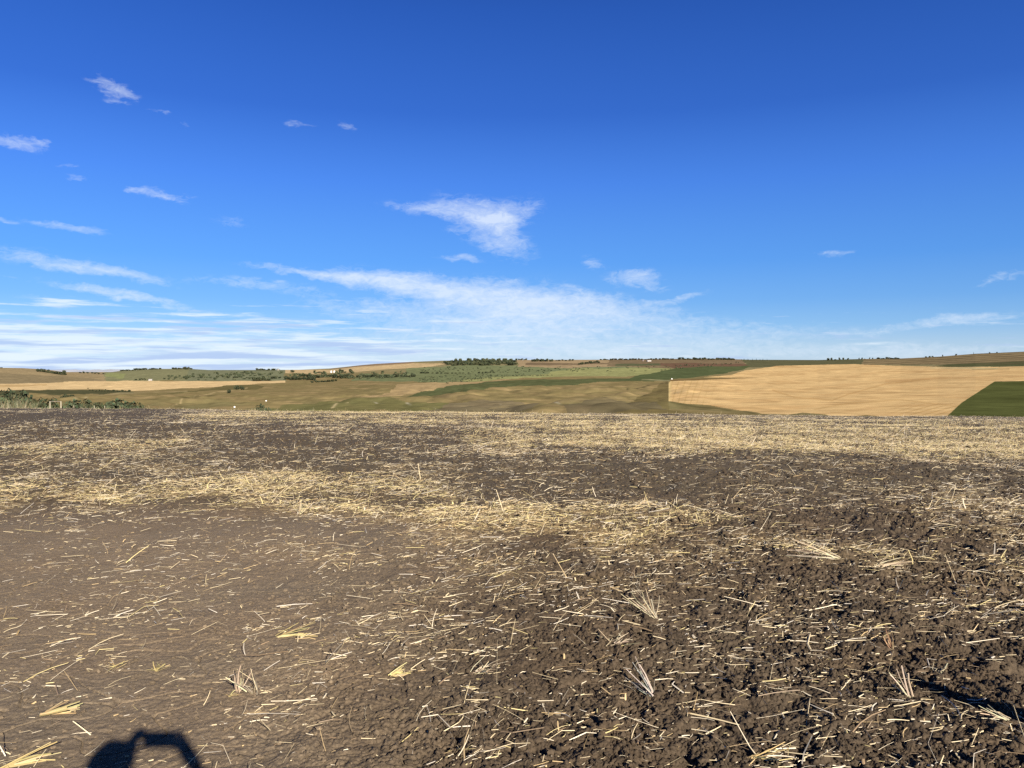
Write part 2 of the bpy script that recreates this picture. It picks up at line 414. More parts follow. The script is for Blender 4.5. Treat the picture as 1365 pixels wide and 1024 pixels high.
for (y0, y1, dmax, rings) in [(1.5, 5, 1150, 4), (5, 9, 1400, 4), (9, 16, 1000, 3), (16, 30, 620, 2), (30, 74, 420, 2)]:
    x, y, u, v = scatter(y0, y1, dmax); n = len(x)
    if y0 >= 30:
        k_ = rng.random(n) < 0.62; x, y, u, v = x[k_], y[k_], u[k_], v[k_]; n = len(x)
    # part of the straw lies in small matted tangles
    nc = max(n // 26, 1); ci = rng.integers(0, n, nc); mem = rng.random(n) < .42; j_ = rng.integers(0, nc, n)
    cr_ = rng.uniform(.03, .16, nc) * (1 + y0 * .03); chd = rng.normal(0.2, .7, nc)
    x = np.where(mem, x[ci][j_] + rng.normal(0, 1, n) * cr_[j_] * 1.5, x); y = np.where(mem, y[ci][j_] + rng.normal(0, 1, n) * cr_[j_], y)
    u, v = pixel_of(x, y)
    z = field_at(x, y)
    longf = rng.random(n)
    Ln = np.where(longf < .74, rng.uniform(.008, .050, n), np.where(longf < .95, rng.uniform(.055, .13, n), rng.uniform(.13, .25, n)))
    if y0 >= 9: Ln = Ln * 1.15
    band = band_d(u, v) > 60
    head = rng.uniform(0, 2 * np.pi, n)
    # combed by the implement: mostly across the view
    comb = rng.random(n) < .45; head = np.where(comb, rng.normal(0.25, .5, n) + np.pi * (rng.random(n) < .5), head)
    head = np.where(mem, chd[j_] + rng.normal(0, .55, n), head)
    pitch = np.abs(rng.normal(0, .13, n)); st_ = rng.random(n) < np.where(band, .16, .07); pitch = np.where(st_, rng.uniform(.3, 1.3, n), pitch)
    lift = np.where(band, rng.uniform(0, .05, n), rng.uniform(-.006, .006, n))
    rad = np.where(rng.random(n) < .6, rng.uniform(.0005, .0013, n), rng.uniform(.0013, .0029, n)) * (1 + np.clip((y - 6) / 26, 0, .8))
    flat = np.where(rng.random(n) < .28, rng.uniform(1.6, 3.5, n), 1.0)
    bend = rng.normal(0, .05, n); kink = rng.random(n) < .3; bend = np.where(kink, rng.normal(0, .16, n), bend)
    chip = (rng.random(n) < .30) & (Ln < .07); flat = np.where(chip, rng.uniform(2, 4.5, n), flat); Ln = np.where(chip, Ln * .8, Ln)
    # clear the pieces where the stem would dive into the soil
    ze = field_at(x + np.cos(head) * Ln * np.cos(pitch), y + np.sin(head) * Ln * np.cos(pitch))
    zz_ = np.maximum(z, ze - Ln * np.sin(pitch)) + lift + .002
    P = np.stack([x, y, zz_], -1)
    w = np.array([.34, .24, .12, .12, .12, .06])
    c = straw_cols(n, w)
    g = band & (rng.random(n) < .65); c[g] = PAL[rng.choice([0, 2, 5, 5], g.sum())] * rng.uniform(.85, 1.15, (g.sum(), 1))
    c = c * np.interp(y, [8, 20, 60], [1, .84, .76])[:, None]
    add_part(*stalks(P, head, pitch, Ln, rad, bend, c, rings, 's', flat, kink))
    print('straw ring', y0, y1, n)
me = mesh_np('loose_straw', np.concatenate(parts_co), np.concatenate(parts_q), mat=M_straw, col=np.concatenate(parts_c))
tag(link('loose_straw', me), 'pale chopped straw scattered over the brown field', 'straw', kind='stuff')

# clods: rounded crumbs of soil lying on the surface
import bmesh
bm = bmesh.new(); bmesh.ops.create_icosphere(bm, subdivisions=2, radius=1)
ico = np.array([v.co[:] for v in bm.verts]); icf = np.array([[v.index for v in f.verts] for f in bm.faces]); bm.free()
ccs = []; cfs = []; ccl = []; off2 = 0
for (y0, y1, dm, smin, smax) in [(2.4, 6, 620, .0035, .020), (6, 14, 60, .010, .034), (14, 26, 10, .02, .05)]:
    area = 1.05 * (y1 * y1 - y0 * y0); n = int(area * dm)
    y = np.sqrt(rng.uniform(y0 * y0, y1 * y1, n)); x = rng.uniform(-1.05, 1.05, n) * y
    u, v = pixel_of(x, y); r = rough_map(u, v) * np.clip(.8 + 1.4 * fbm(x / .5, y / .5, 2, 101), .05, 1.5) + .22
    k_ = rng.random(n) < np.clip(r, .04, 1); x, y, u, v = x[k_], y[k_], u[k_], v[k_]; n = len(x)
    s = smin + (smax - smin) * rng.random(n) ** 4 * np.clip(.35 + rough_map(u, v), .3, 1)
    z = field_at(x, y)
    for lo in range(0, n, 4000):
        sl_ = slice(lo, min(lo + 4000, n)); m_ = sl_.stop - lo
        jit = 1 + rng.normal(0, .20, (m_, len(ico), 1))
        co = ico[None] * jit * (s[sl_][:, None, None] * rng.uniform(.7, 1.25, (m_, 1, 3)) * np.array([1, 1, .75]))
        co = co + np.stack([x[sl_], y[sl_], z[sl_] + s[sl_] * .25], -1)[:, None, :]
        f = icf[None] + (np.arange(m_) * len(ico))[:, None, None] + off2
        ccs.append(co.reshape(-1, 3)); cfs.append(f.reshape(-1, 3)); off2 += m_ * len(ico)
        d_ = (smooth(760, 330, u[sl_] + (v[sl_] - 850) * .3) * smooth(640, 720, v[sl_]) * .75)[:, None]
        cc = (c_moist * (1 - d_) + c_dry * d_) * rng.uniform(.65, 1.25, (m_, 1)); ccl.append(np.repeat(cc, len(ico), axis=0))
    print('clods', n)
me = mesh_np('soil_clods', np.concatenate(ccs), tris=np.concatenate(cfs), mat=M_clod, col=np.concatenate(ccl), smooth_=False)
tag(link('soil_clods', me), 'loose crumbs and clods of dark soil', 'soil', kind='stuff')

# single tufts and bundles one can point to
def tuft(name, u, v, n, spread, dirn, pit, Lr, tone, label, rad=(.0016, .0028), root=.02, grp=None):
    x, y = on_field(u, v); z = float(field_at(x, y)[0])
    o = empty(name, (x, y, z))
    head = dirn + rng.normal(0, spread, n); pitch = np.clip(rng.normal(pit, .22, n), .02, 1.45)
    Ln = rng.uniform(Lr[0] * .7, Lr[1] * 1.0, n); n2 = n // 2; P0 = rng.normal(0, root * .40, (n, 2))
    P = np.stack([P0[:, 0], P0[:, 1], rng.uniform(.0, .010, n) + .003], -1)
    c = np.array(tone) * rng.uniform(.55, 1.2, (n, 1)) * rng.uniform(.9, 1.1, (n, 3)); head[:n2] += rng.normal(0, spread * 1.6 + .15, n2); P[:n2, :2] *= 1.25
    kink = rng.random(n) < .35; bd_ = np.where(kink, rng.normal(0, .14, n), rng.normal(0, .05, n))
    co, q, cc = stalks(P, head, pitch, Ln, rng.uniform(rad[0] * .7, rad[1] * .9, n), bd_, c, 4, 't', rng.choice([1, 1, 2.2], n), kink)
    me = mesh_np(name, co, q, mat=M_straw, col=cc); bpy.data.objects.remove(o)
    o = link(name, me); o.location = (x, y, z - .004); tag(o, label, 'straw tuft' if name == 'straw_tuft' else 'straw bundle', grp)
    return o
PI = math.pi
pale = (.46, .38, .25); gold = (.42, .34, .15); grey = (.42, .39, .32)
tuft('straw_bundle', 56, 952, 15, .10, .32, .10, (.13, .17), gold, 'thick yellow bundle of cut stalks on smooth soil at the lower left', (.003, .005), .018)
tuft('straw_bundle', 2, 1027, 12, .09, .45, .12, (.16, .24), gold, 'yellow bundle of stalks in the bottom left corner', (.003, .005), .018)
tuft('straw_bundle', 372, 850, 16, .16, .12, .10, (.16, .25), gold, 'flat yellow bundle above the cracked soil left of centre', (.0025, .004), .02)
tuft('straw_tuft', 318, 924, 12, .5, PI / 2, 1.15, (.08, .15), pale, 'short upright stubble tuft right of the hand shadow', (.002, .0035), .018)
tuft('straw_bundle', 338, 926, 9, .16, 2.6, .35, (.10, .16), pale, 'small slanting stub of stalks beside the upright stubble tuft', (.002, .0035), .02)
tuft('straw_tuft', 874, 828, 26, .42, 2.2, .65, (.10, .27), pale, 'wide leaning fan of long stalks right of centre', (.0013, .0024), .02)
tuft('straw_tuft', 872, 926, 13, .30, 2.4, .55, (.12, .22), grey, 'grey white fan of stubble spreading up to the left at the lower centre', (.0018, .003), .012)
tuft('straw_tuft', 1212, 934, 12, .22, 2.05, .75, (.10, .18), pale, 'slanted pale stubble fan at the tip of the long dark shadow', (.0022, .0035), .022)
tuft('straw_bundle', 1000, 1006, 16, .22, -.12, .10, (.12, .20), gold, 'yellow bundle of stalks at the bottom edge right of centre', (.002, .0035), .018)
tuft('straw_bundle', 1345, 978, 10, .20, 2.9, .25, (.10, .16), pale, 'pale broken stalks lying in the dark shadow at the right edge', (.002, .0035), .02)
tuft('straw_tuft', 1188, 872, 14, .5, 1.7, .9, (.06, .13), (.46, .30, .16), 'brown root tuft standing above the dark shadow', (.001, .002), .02)
tuft('straw_bundle', 1250, 908, 8, .14, .7, .25, (.08, .13), pale, 'small pale bundle pointing up to the right near the dark shadow', (.002, .0035), .015)
tuft('straw_tuft', 400, 684, 20, .8, 1.4, .8, (.10, .22), pale, 'shaggy upright stubble clump under the straw windrow', (.002, .003), .04)
tuft('straw_tuft', 208, 893, 14, .8, .9, .35, (.04, .09), gold, 'small curled yellow tuft on bare soil at the left', (.0014, .0024), .02)
tuft('straw_tuft', 306, 930, 10, .9, .3, .25, (.04, .08), gold, 'tiny yellow tuft left of the upright stubble tuft', (.0014, .0024), .015)
tuft('straw_bundle', 1115, 752, 16, .14, 2.95, .08, (.22, .42), pale, 'long matted swath of stalks slanting down on the right', (.0025, .004), .04)
tuft('straw_bundle', 1170, 762, 14, .10, -.05, .06, (.20, .34), pale, 'level matted bundle right of the slanting swath', (.0025, .004), .04)
tuft('straw_tuft', 640, 893, 22, .7, .3, .22, (.06, .14), pale, 'loose heap of short stalks in the lower middle', (.0015, .0026), .04)
tuft('straw_tuft', 820, 860, 18, .9, .5, .3, (.05, .12), pale, 'low tangled heap beside the wide leaning fan', (.0015, .0026), .05)
tuft('straw_bundle', 520, 900, 12, .2, .1, .12, (.06, .12), gold, 'short golden bundle in the middle of the bare soil', (.002, .004), .02)
tuft('straw_tuft', 152, 888, 10, .9, 1.0, .2, (.03, .08), gold, 'small yellow wisp near the left edge of bare soil', (.0015, .0026), .02)

# ------------------------------------------------------------------ valley and far hills
SKY_U = [-900, -300, 0, 30, 60, 85, 120, 150, 165, 215, 250, 280, 340, 400, 440, 462, 480, 500, 550, 590, 640, 700, 800, 860, 945, 1000, 1090, 1150, 1200, 1250, 1300, 1365, 1700, 2300]
SKY_V = [492, 489, 490.3, 490.8, 492.5, 496, 496.2, 496, 494, 491.8, 491.7, 493.4, 493.4, 493, 491.3, 489, 487, 485.2, 482.4, 480.9, 480.2, 479.9, 479.6, 479, 478, 479.6, 480, 478.6, 478, 475.6, 471.6, 468.8, 462, 468]
SHIFT = 0
def v_sky(u): return np.interp(u, SKY_U, SKY_V)
V0, D0 = 588.0, 140.0
def d_sky(u): return np.interp(u, [-900, 0, 500, 900, 1365, 2300], [3800, 3600, 3400, 3000, 2000, 1700])
def depth(u, v):
    s = (V0 - v) / (V0 - v_sky(u)); return D0 * (d_sky(u) / D0) ** s
def relief(u, d):
    ld = np.log(d) * 6.0; x = (u - CU) / F * d
    w = d / 1026.0
    r = 2.0 * w * fbm(x / 160 + 5, d / 130, 3, 200) * smooth(200, 600, d)
    cou = smooth(1500, 900, d) * smooth(250, 420, d)
    r = r + cou * 7.5 * (np.abs(perlin(x / 85 + 3 + .6 * perlin(x / 60, d / 60, 212), d / 75, 210)) - .25) * smooth(1150, 850, u)
    r = r + cou * 2.2 * (np.abs(perlin(x / 26, d / 30, 211)) - .2) * smooth(1150, 850, u)
    sw = smooth(860, 940, u)     # smooth cultivated slope on the right
    r = r * (1 - .65 * sw)
    edge = smooth(0, 1, (d_sky(u) - d) / 500)
    return r * edge
def land_z(u, v, d):
    cp, sp = math.cos(PITCH), math.sin(PITCH); b = (v - CV) / F
    return H + d * (-sp - b * cp) / (cp - b * sp) + relief(u, d)
def land(u, v):
    u = float(u); v = float(v); d = float(depth(u, v)); return Vector(((u - CU) / F * d, d, float(land_z(np.array(u), np.array(v), np.array(d)))))

uc = np.concatenate([np.linspace(-900, -20, 160, endpoint=False), np.linspace(-20, 1385, 1400), np.linspace(1385, 2300, 161)[1:]])
sr = np.concatenate([np.linspace(0, .25, 30, endpoint=False), np.linspace(.25, 1, 300)])
Ug, Sg = np.meshgrid(uc, sr)
Vg = V0 - Sg * (V0 - v_sky(Ug)); Dg = D0 * (d_sky(Ug) / D0) ** Sg
Zg = land_z(Ug, Vg, Dg); Xg = (Ug - CU) / F * Dg
# ground beyond the skyline falls away
back = []
for k_, (mul, dz) in enumerate([(1.12, -8), (1.5, -60), (2.5, -170)]):
    back.append((Xg[-1] * mul, Dg[-1] * mul, Zg[-1] + dz))

def inpoly(u, v, poly):
    r = np.zeros(u.shape, bool); n = len(poly)
    for i in range(n):
        x1, y1 = poly[i]; x2, y2 = poly[(i + 1) % n]
        if y1 == y2: continue
        c = ((y1 > v) != (y2 > v)) & (u < (x2 - x1) * (v - y1) / (y2 - y1) + x1); r ^= c
    return r
K = 0.74
def tone(r, g, b): return lin(r, g, b) * K
# wobble of the natural boundaries
wu = Ug + 6 * fbm(Ug / 40, Vg / 4, 3, 301); wvv = Vg + .9 * fbm(Ug / 30, Vg / 3, 3, 302)
mott = fbm(Xg / 60, Dg / 110, 4, 310)
stre = fbm(Ug / 90, Vg / 1.3, 4, 311)
fine = fbm(Xg / 14, Dg / 30, 3, 312)
colf = np.zeros(Ug.shape + (3,)) + tone(144, 130, 90)
def mix_into(mask, c, amt=1.0):
    m = (mask * amt)[..., None] if mask.dtype != bool else (mask.astype(float) * amt)[..., None]
    colf[:] = colf * (1 - m) + np.asarray(c) * m
mix_into(smooth(.0, .35, stre), tone(134, 124, 84), .7)
mix_into(smooth(.0, .35, -stre), tone(164, 144, 104), .7)
mix_into(smooth(530, 545, Vg) * smooth(-.2, .3, mott), tone(120, 115, 80), .8)
mix_into(smooth(505, 490, Vg), tone(150, 146, 112), .5)
def reg(poly, c, wob=True, amt=1.0):
    mix_into(inpoly(wu if wob else Ug, wvv if wob else Vg, poly), tone(*c), amt)
# left hills
reg([(-900, 480), (140, 480), (140, 508), (0, 513), (-900, 516)], (165, 148, 112))
reg([(-900, 496), (0, 497), (50, 500), (130, 505), (140, 508), (0, 512), (-900, 515)], (150, 136, 104))
reg([(140, 480), (300, 480), (300, 507), (140, 508)], (140, 140, 104))
reg([(142, 497), (165, 498), (165, 505), (142, 503)], (150, 155, 105))
reg([(250, 480), (380, 480), (380, 508), (250, 507)], (130, 134, 104))
reg([(380, 498), (380, 493), (440, 493), (476, 489), (545, 484), (600, 485), (560, 490), (470, 496), (420, 498)], (206, 182, 138), False)
reg([(440, 480), (560, 480), (548, 484.4), (500, 487.5), (470, 489.5), (440, 492)], (150, 128, 100), False)
reg([(-900, 514), (0, 512), (130, 508), (380, 507.5), (380, 510.5), (345, 512), (310, 514.5), (280, 516), (230, 519), (175, 521), (130, 519), (75, 519), (0, 521.7), (-900, 526)], (230, 202, 150), False)
reg([(-900, 515), (0, 513), (60, 512), (60, 514.5), (0, 516.5), (-900, 518)], (196, 165, 112), True, .6)
reg([(-900, 526), (0, 521.8), (75, 519.5), (175, 521.5), (180, 524), (90, 526), (0, 528), (-900, 534)], (92, 92, 66))
reg([(300, 514), (340, 513), (352, 516), (330, 520), (290, 520), (200, 527), (280, 518)], (118, 110, 74))
# green hillsides in the middle
reg([(540, 491), (600, 487), (690, 487), (830, 489), (900, 492), (850, 500), (700, 503), (600, 510), (555, 508), (540, 503)], (128, 136, 98))
reg([(480, 498), (560, 500), (640, 498), (700, 501), (600, 511), (560, 509), (470, 508)], (124, 132, 94))
reg([(690, 478), (830, 478), (830, 488), (760, 491), (690, 489)], (172, 152, 118))
reg([(700, 484), (830, 484), (830, 486), (700, 487)], (128, 112, 88))
reg([(770, 491), (900, 490), (890, 495), (850, 501), (700, 503.5), (640, 508), (600, 508), (660, 503), (730, 498)], (158, 160, 108))
reg([(530, 512), (640, 508.5), (700, 504), (650, 510), (600, 518), (540, 526), (470, 534), (440, 535), (520, 524)], (178, 156, 114))
reg([(660, 508), (720, 506), (820, 505), (893, 504), (893, 508), (820, 508), (735, 515), (660, 519), (610, 524), (540, 530), (560, 522), (620, 512)], (98, 104, 70))
reg([(810, 478), (1000, 478), (985, 491), (930, 492), (870, 490), (810, 488)], (134, 118, 92))
reg([(820, 485), (900, 484), (900, 487), (820, 488)], (100, 104, 76))
reg([(845, 502), (880, 496), (905, 490), (960, 487.5), (1010, 487), (985, 494), (945, 501), (893, 506), (830, 508)], (94, 104, 70))
reg([(880, 484), (1000, 485), (1000, 488), (950, 488.5), (900, 490), (880, 488)], (120, 96, 78))
reg([(985, 477), (1100, 478), (1260, 470), (1400, 460), (2300, 440), (2300, 490), (1365, 487.5), (1140, 486), (1000, 490)], (104, 104, 76))
reg([(1150, 476), (1260, 470), (1400, 462), (1400, 480), (1250, 486), (1150, 486)], (150, 134, 100))
reg([(1242, 489), (1270, 485.6), (1340, 482), (1420, 478), (2300, 470), (2300, 487), (1365, 488), (1300, 489)], (92, 96, 66))
rowm = inpoly(Ug, Vg, [(1150, 470), (2300, 440), (2300, 486), (1150, 486)])
mix_into(rowm * smooth(.1, .5, np.sin((Vg + (Ug - 1200) * .045) * 2.6 + 2 * mott)), tone(112, 100, 76), .8)
reg([(820, 545), (893, 508), (893, 550), (1115, 557), (1130, 570), (820, 570), (700, 570)], (116, 106, 70), True, .75)
reg([(560, 549), (600, 538), (640, 533), (690, 536), (740, 545), (700, 552), (560, 552)], (124, 114, 92), True, .7)
reg([(740, 545), (800, 532), (860, 537), (890, 550), (760, 556)], (112, 104, 82), True, .7)
reg([(360, 545), (440, 534), (520, 534), (600, 538), (560, 552), (340, 550)], (112, 114, 72), True, .7)
# dark combed drainage lines and tracks
def line(pts, w, c, amt=1.0):
    us = [p[0] for p in pts]; vs = [p[1] for p in pts]
    vc = np.interp(Ug, us, vs) + .25 * perlin(Ug / 14, Ug * 0, 333)
    m = np.exp(-((Vg - vc) / w) ** 2) * (Ug >= us[0]) * (Ug <= us[-1]); mix_into(m, tone(*c), amt)
line([(230, 541), (262, 529), (290, 523), (330, 517)], .6, (182, 164, 120), .8)
line([(95, 535), (120, 529), (160, 524), (250, 522)], .6, (172, 158, 118), .7)
line([(160, 536), (230, 533), (290, 528)], .8, (98, 92, 62), .7)
line([(540, 533), (610, 524), (640, 514), (700, 508)], .5, (96, 96, 62), .7)
line([(440, 545), (465, 538)], .5, (196, 180, 136), .8)
line([(893, 507.5), (1010, 503)], .6, (140, 100, 64), .6)
line([(855, 506.5), (893, 507.5)], .4, (176, 168, 130), .7)
line([(835, 521), (860, 516), (890, 509)], .7, (84, 78, 56), .7)
line([(640, 546), (690, 539), (760, 536), (830, 532)], .6, (150, 136, 98), .7)
for _ in range(16):     # bare pale scars of the gullies
    u0 = rng.uniform(470, 880); v0_ = rng.uniform(536, 550); w_ = rng.uniform(3, 10)
    mix_into(np.exp(-((Vg - v0_ - .12 * (Ug - u0)) / .4) ** 2 - ((Ug - u0) / w_ * 2) ** 2), tone(196, 190, 164), .7)
# big stubble field on the right and its green neighbour
WHEAT = [(893, 508.5), (937, 507), (1010, 503.5), (937, 503), (975, 500), (992, 494), (1035, 488), (1085, 486.6), (1140, 485.6), (1245, 489.2), (1290, 490), (1365, 488.4), (2300, 486), (2300, 600), (1195, 600), (1195, 557), (1155, 553.5), (1130, 556), (1118, 557), (1100, 552.5), (1070, 550), (1050, 553), (1020, 551.5), (990, 547), (950, 543.5), (895, 542), (891.5, 538), (891, 512)]
wm = inpoly(Ug, Vg + .15 * perlin(Ug / 7, Ug * 0, 340), WHEAT)
wc = np.zeros(Ug.shape + (3,)) + tone(232, 199, 141)
band_ = np.sin((Vg + 5 * np.sin(Ug / 60) + 8 * mott) * .55 + Ug / 55)
m = (smooth(.2, 1, band_) * .40 + smooth(-.1, .5, stre) * .5)[..., None]; wc = wc * (1 - m) + tone(200, 164, 112) * m
m = (smooth(.75, 1, np.sin(Ug * .75 + Vg * .25)) * smooth(975, 900, Ug) * .6)[..., None]; wc = wc * (1 - m) + tone(190, 162, 104) * m
m = (smooth(.3, 1, np.sin((Ug * .30 + (Vg - 545) * 1.1) * 1.2)) * smooth(532, 545, Vg) * smooth(1160, 1230, Ug) * .5)[..., None]; wc = wc * (1 - m) + tone(186, 150, 92) * m
m = (smooth(897, 890, Ug))[..., None] * .8; wc = wc * (1 - m) + tone(236, 214, 150) * m
colf[wm] = wc[wm]
line([(1030, 520), (1060, 530), (1110, 534), (1130, 526), (1180, 512), (1240, 505)], .9, (190, 150, 94), .5)
line([(1085, 546), (1130, 538), (1200, 533), (1280, 542)], .8, (196, 158, 100), .45)
line([(1180, 508), (1250, 504), (1365, 502)], 1.2, (190, 150, 100), .5)
line([(1295, 492.3), (1345, 492.2)], .4, (96, 96, 66), .9)
line([(1240, 490.6), (1330, 491.4)], .6, (206, 196, 150), .8)
line([(893, 543.4), (950, 545), (990, 548.5), (1020, 553)], .5, (84, 82, 54), .7)
gf = inpoly(Ug, Vg, [(1240, 575), (1262, 556), (1282, 537), (1326, 508.6), (2300, 500), (2300, 600), (1200, 600)])
colf[gf] = (tone(92, 98, 56) * (1 + .25 * mott[..., None]))[gf]
line([(1326, 508.8), (1400, 508.2)], .35, (50, 62, 38), .9)
colf *= (1 + .22 * fine + .16 * mott)[..., None]
colf = np.clip(colf, .01, .8)
Xa = np.concatenate([Xg] + [b[0][None] for b in back]); Ya = np.concatenate([Dg] + [b[1][None] for b in back]); Za = np.concatenate([Zg] + [b[2][None] for b in back])
ca = np.concatenate([colf] + [colf[-1:]] * 3)
R_, C_ = Xa.shape; idx = np.arange(R_ * C_).reshape(R_, C_)
quads = np.stack([idx[:-1, :-1], idx[:-1, 1:], idx[1:, 1:], idx[1:, :-1]], -1).reshape(-1, 4)
me = mesh_np('hills', np.stack([Xa, Ya, Za], -1).reshape(-1, 3), quads, mat=M_land, col=ca.reshape(-1, 3), smooth_=True)
tag(link('hills', me), 'rolling grassland and stubble fields of the far side of the valley', 'hills', kind='structure')

# plain reaching the horizon and distant mountains
gx = np.linspace(-60000, 60000, 40); gy = np.concatenate([np.linspace(-3000, 3000, 8), np.linspace(6000, 60000, 24)])
GX, GY = np.meshgrid(gx, gy); GZ = np.full(GX.shape, -190.0) - (GY < 3500) * 60
idx = np.arange(GX.size).reshape(GX.shape); quads = np.stack([idx[:-1, :-1], idx[:-1, 1:], idx[1:, 1:], idx[1:, :-1]], -1).reshape(-1, 4)
me = mesh_np('ground', np.stack([GX, GY, GZ], -1).reshape(-1, 3), quads, mat=material('far_plain', (.12, .12, .07), nscale=.001, namt=.2))
tag(link('ground', me), 'distant plain reaching the horizon', 'ground', kind='structure')
mu = np.linspace(-500, 330, 160); dm_ = 26000.0
ridge = 494 - 4.5 * np.clip(.35 + fbm(mu / 46, mu * 0 + 3.3, 4, 402), 0, 1.4) * smooth(-480, -300, mu) * smooth(330, 150, mu)
mco = []
for j in range(12):
    t_ = j / 11.0; zc = H + dm_ * (VH - ridge) / F
    dd = dm_ + 5000 * (t_ - .5); prof = math.sin(math.pi * t_)
    zz_ = -220 + (zc + 220) * prof * (1 + .05 * fbm(mu / 20, mu * 0 + j, 3, 410)); mco.append(np.stack([(mu - CU) / F * dd, np.full_like(mu, dd), zz_], -1))
mco = np.stack(mco); idx = np.arange(12 * 160).reshape(12, 160)
quads = np.stack([idx[:-1, :-1], idx[:-1, 1:], idx[1:, 1:], idx[1:, :-1]], -1).reshape(-1, 4)
me = mesh_np('mountains', mco.reshape(-1, 3), quads, mat=material('haze_tinted_rock', (.42, .45, .50), nscale=.0006, namt=.25), smooth_=True)  # bluish air haze of the distance is put into the rock colour
tag(link('mountains', me), 'faint blue mountain range on the left horizon', 'mountains', kind='structure')

# ------------------------------------------------------------------ trees
def crown_mesh(name, nleaf, lobes, leaf, base_col, seed):
    r = np.random.default_rng(seed); cs = []; 
    lob = []
    for i in range(lobes):
        a = r.uniform(0, 2 * np.pi); q = r.uniform(0, .55); lob.append((math.cos(a) * q * .5, math.sin(a) * q * .5, r.uniform(.25, .92), r.uniform(.16, .34)))
    lob = np.array(lob)
    li = r.integers(0, lobes, nleaf); d = r.normal(0, 1, (nleaf, 3)); d /= np.linalg.norm(d, axis=1)[:, None]
    rad = lob[li, 3] * r.uniform(.45, 1.12, nleaf) ** .6
    c = lob[li, :3] + d * rad[:, None] * np.array([1, 1, .85]); c[:, 2] = np.maximum(c[:, 2], .10 + .05 * r.random(nleaf))
    n = d + r.normal(0, .5, (nleaf, 3)); n /= np.linalg.norm(n, axis=1)[:, None]
    t = np.cross(n, r.normal(0, 1, (nleaf, 3))); t /= np.linalg.norm(t, axis=1)[:, None]; b = np.cross(n, t)
    s = leaf * r.uniform(.6, 1.5, (nleaf, 1))
    co = np.stack([c - t * s, c - b * s * .7, c + t * s, c + b * s * .7], 1).reshape(-1, 3)
    q = np.arange(nleaf * 4).reshape(-1, 4)
    lc = np.array(base_col) * r.uniform(.65, 1.4, (nleaf, 1)); lc[:, 0] *= r.uniform(.8, 1.3, nleaf)
    return co, q, np.repeat(lc, 4, axis=0)
def trunk_mesh(h=.55, r0=.035):
    bm = bmesh.new(); prev = None; rings = []
    for i in range(5):
        t = i / 4; rr = r0 * (1 - .7 * t); rings.append([bm.verts.new((math.cos(a) * rr + .02 * t * math.sin(3 * t), math.sin(a) * rr, -.06 + t * h)) for a in np.linspace(0, 2 * PI, 7)[:-1]])
    for a, b in zip(rings[:-1], rings[1:]):
        for j in range(6): bm.faces.new((a[j], a[(j + 1) % 6], b[(j + 1) % 6], b[j]))
    for k_ in range(5):
        a = k_ * 1.3; z0 = .22 + .06 * k_; p0 = Vector((0, 0, z0)); p1 = Vector((math.cos(a) * .24, math.sin(a) * .24, z0 + .26)); w = .011
        q = [bm.verts.new(p0 + Vector(o)) for o in ((-w, 0, 0), (w * .5, w, 0), (w * .5, -w, 0))]; tip = bm.verts.new(p1)
        for j in range(3): bm.faces.new((q[j], q[(j + 1) % 3], tip))
    me = bpy.data.meshes.new('trunk'); bm.to_mesh(me); bm.free(); me.materials.append(M_bark); return me
TRUNK = trunk_mesh()
CR = [crown_mesh('crown', 950, 9, .060, (.050, .062, .034), 500 + i) for i in range(3)] \
   + [crown_mesh('crown', 800, 6, .060, (.064, .074, .038), 510 + i) for i in range(2)]
CRM = [mesh_np('crown', *c[:2], mat=M_leaf, col=c[2]) for c in CR]
def conifer(seed):
    r = np.random.default_rng(seed); n = 500; z = r.uniform(.08, 1, n) ; rad = (1 - z) * .24 * (.7 + .5 * r.random(n)) * (.75 + .25 * np.sin(z * 40)); a = r.uniform(0, 2 * np.pi, n)
    c = np.stack([np.cos(a) * rad, np.sin(a) * rad, z - rad * .3], -1); s = .05 * r.uniform(.6, 1.3, (n, 1))
    t = np.stack([np.cos(a), np.sin(a), -.5 + 0 * a], -1); b = np.stack([-np.sin(a), np.cos(a), 0 * a], -1)
    co = np.stack([c - t * s, c - b * s * .6, c + t * s, c + b * s * .6], 1).reshape(-1, 3)
    lc = np.array((.035, .052, .032)) * r.uniform(.6, 1.4, (n, 1)); return co, np.arange(n * 4).reshape(-1, 4), np.repeat(lc, 4, axis=0)
CON = [conifer(530 + i) for i in range(2)]; CONM = [mesh_np('crown', *c[:2], mat=M_leaf, col=c[2]) for c in CON]
def tree(p, h, w, label, group=None, kind='broad', cat='tree', name=None):
    nm = name or {'broad': 'broadleaf_tree', 'fir': 'conifer_tree', 'bush': 'bush'}[kind]
    o = empty(nm, p, random.uniform(0, 6.28)); tag(o, label, cat, group)
    cm = random.choice(CONM if kind == 'fir' else CRM)
    c = link('crown', cm, o); c.scale = (w, w, h)
    t = link('trunk', TRUNK, o); t.scale = (h, h, h) if kind != 'bush' else (h * .6, h * .6, h * .6)
    return o
def px_h(p, px): return px * p.y / F
def trees(spec):
    for (pts, label, kind, grp) in spec:
        for (u, v, hp, wp) in pts:
            p = land(u, v); h = px_h(p, hp * .88); tree(p - Vector((0, 0, .1 * h * .3)), h, px_h(p, wp) * 1.05, label, grp, kind, 'bush' if kind == 'bush' else 'tree')
def row(u0, v0_, u1, v1_, n, hp, wp, jit=1.0):
    return [(u0 + (u1 - u0) * (i + .5) / n + random.uniform(-jit, jit), v0_ + (v1_ - v0_) * (i + .5) / n + random.uniform(-.2, .2), hp * random.uniform(.7, 1.2), wp * random.uniform(.8, 1.3)) for i in range(n)]
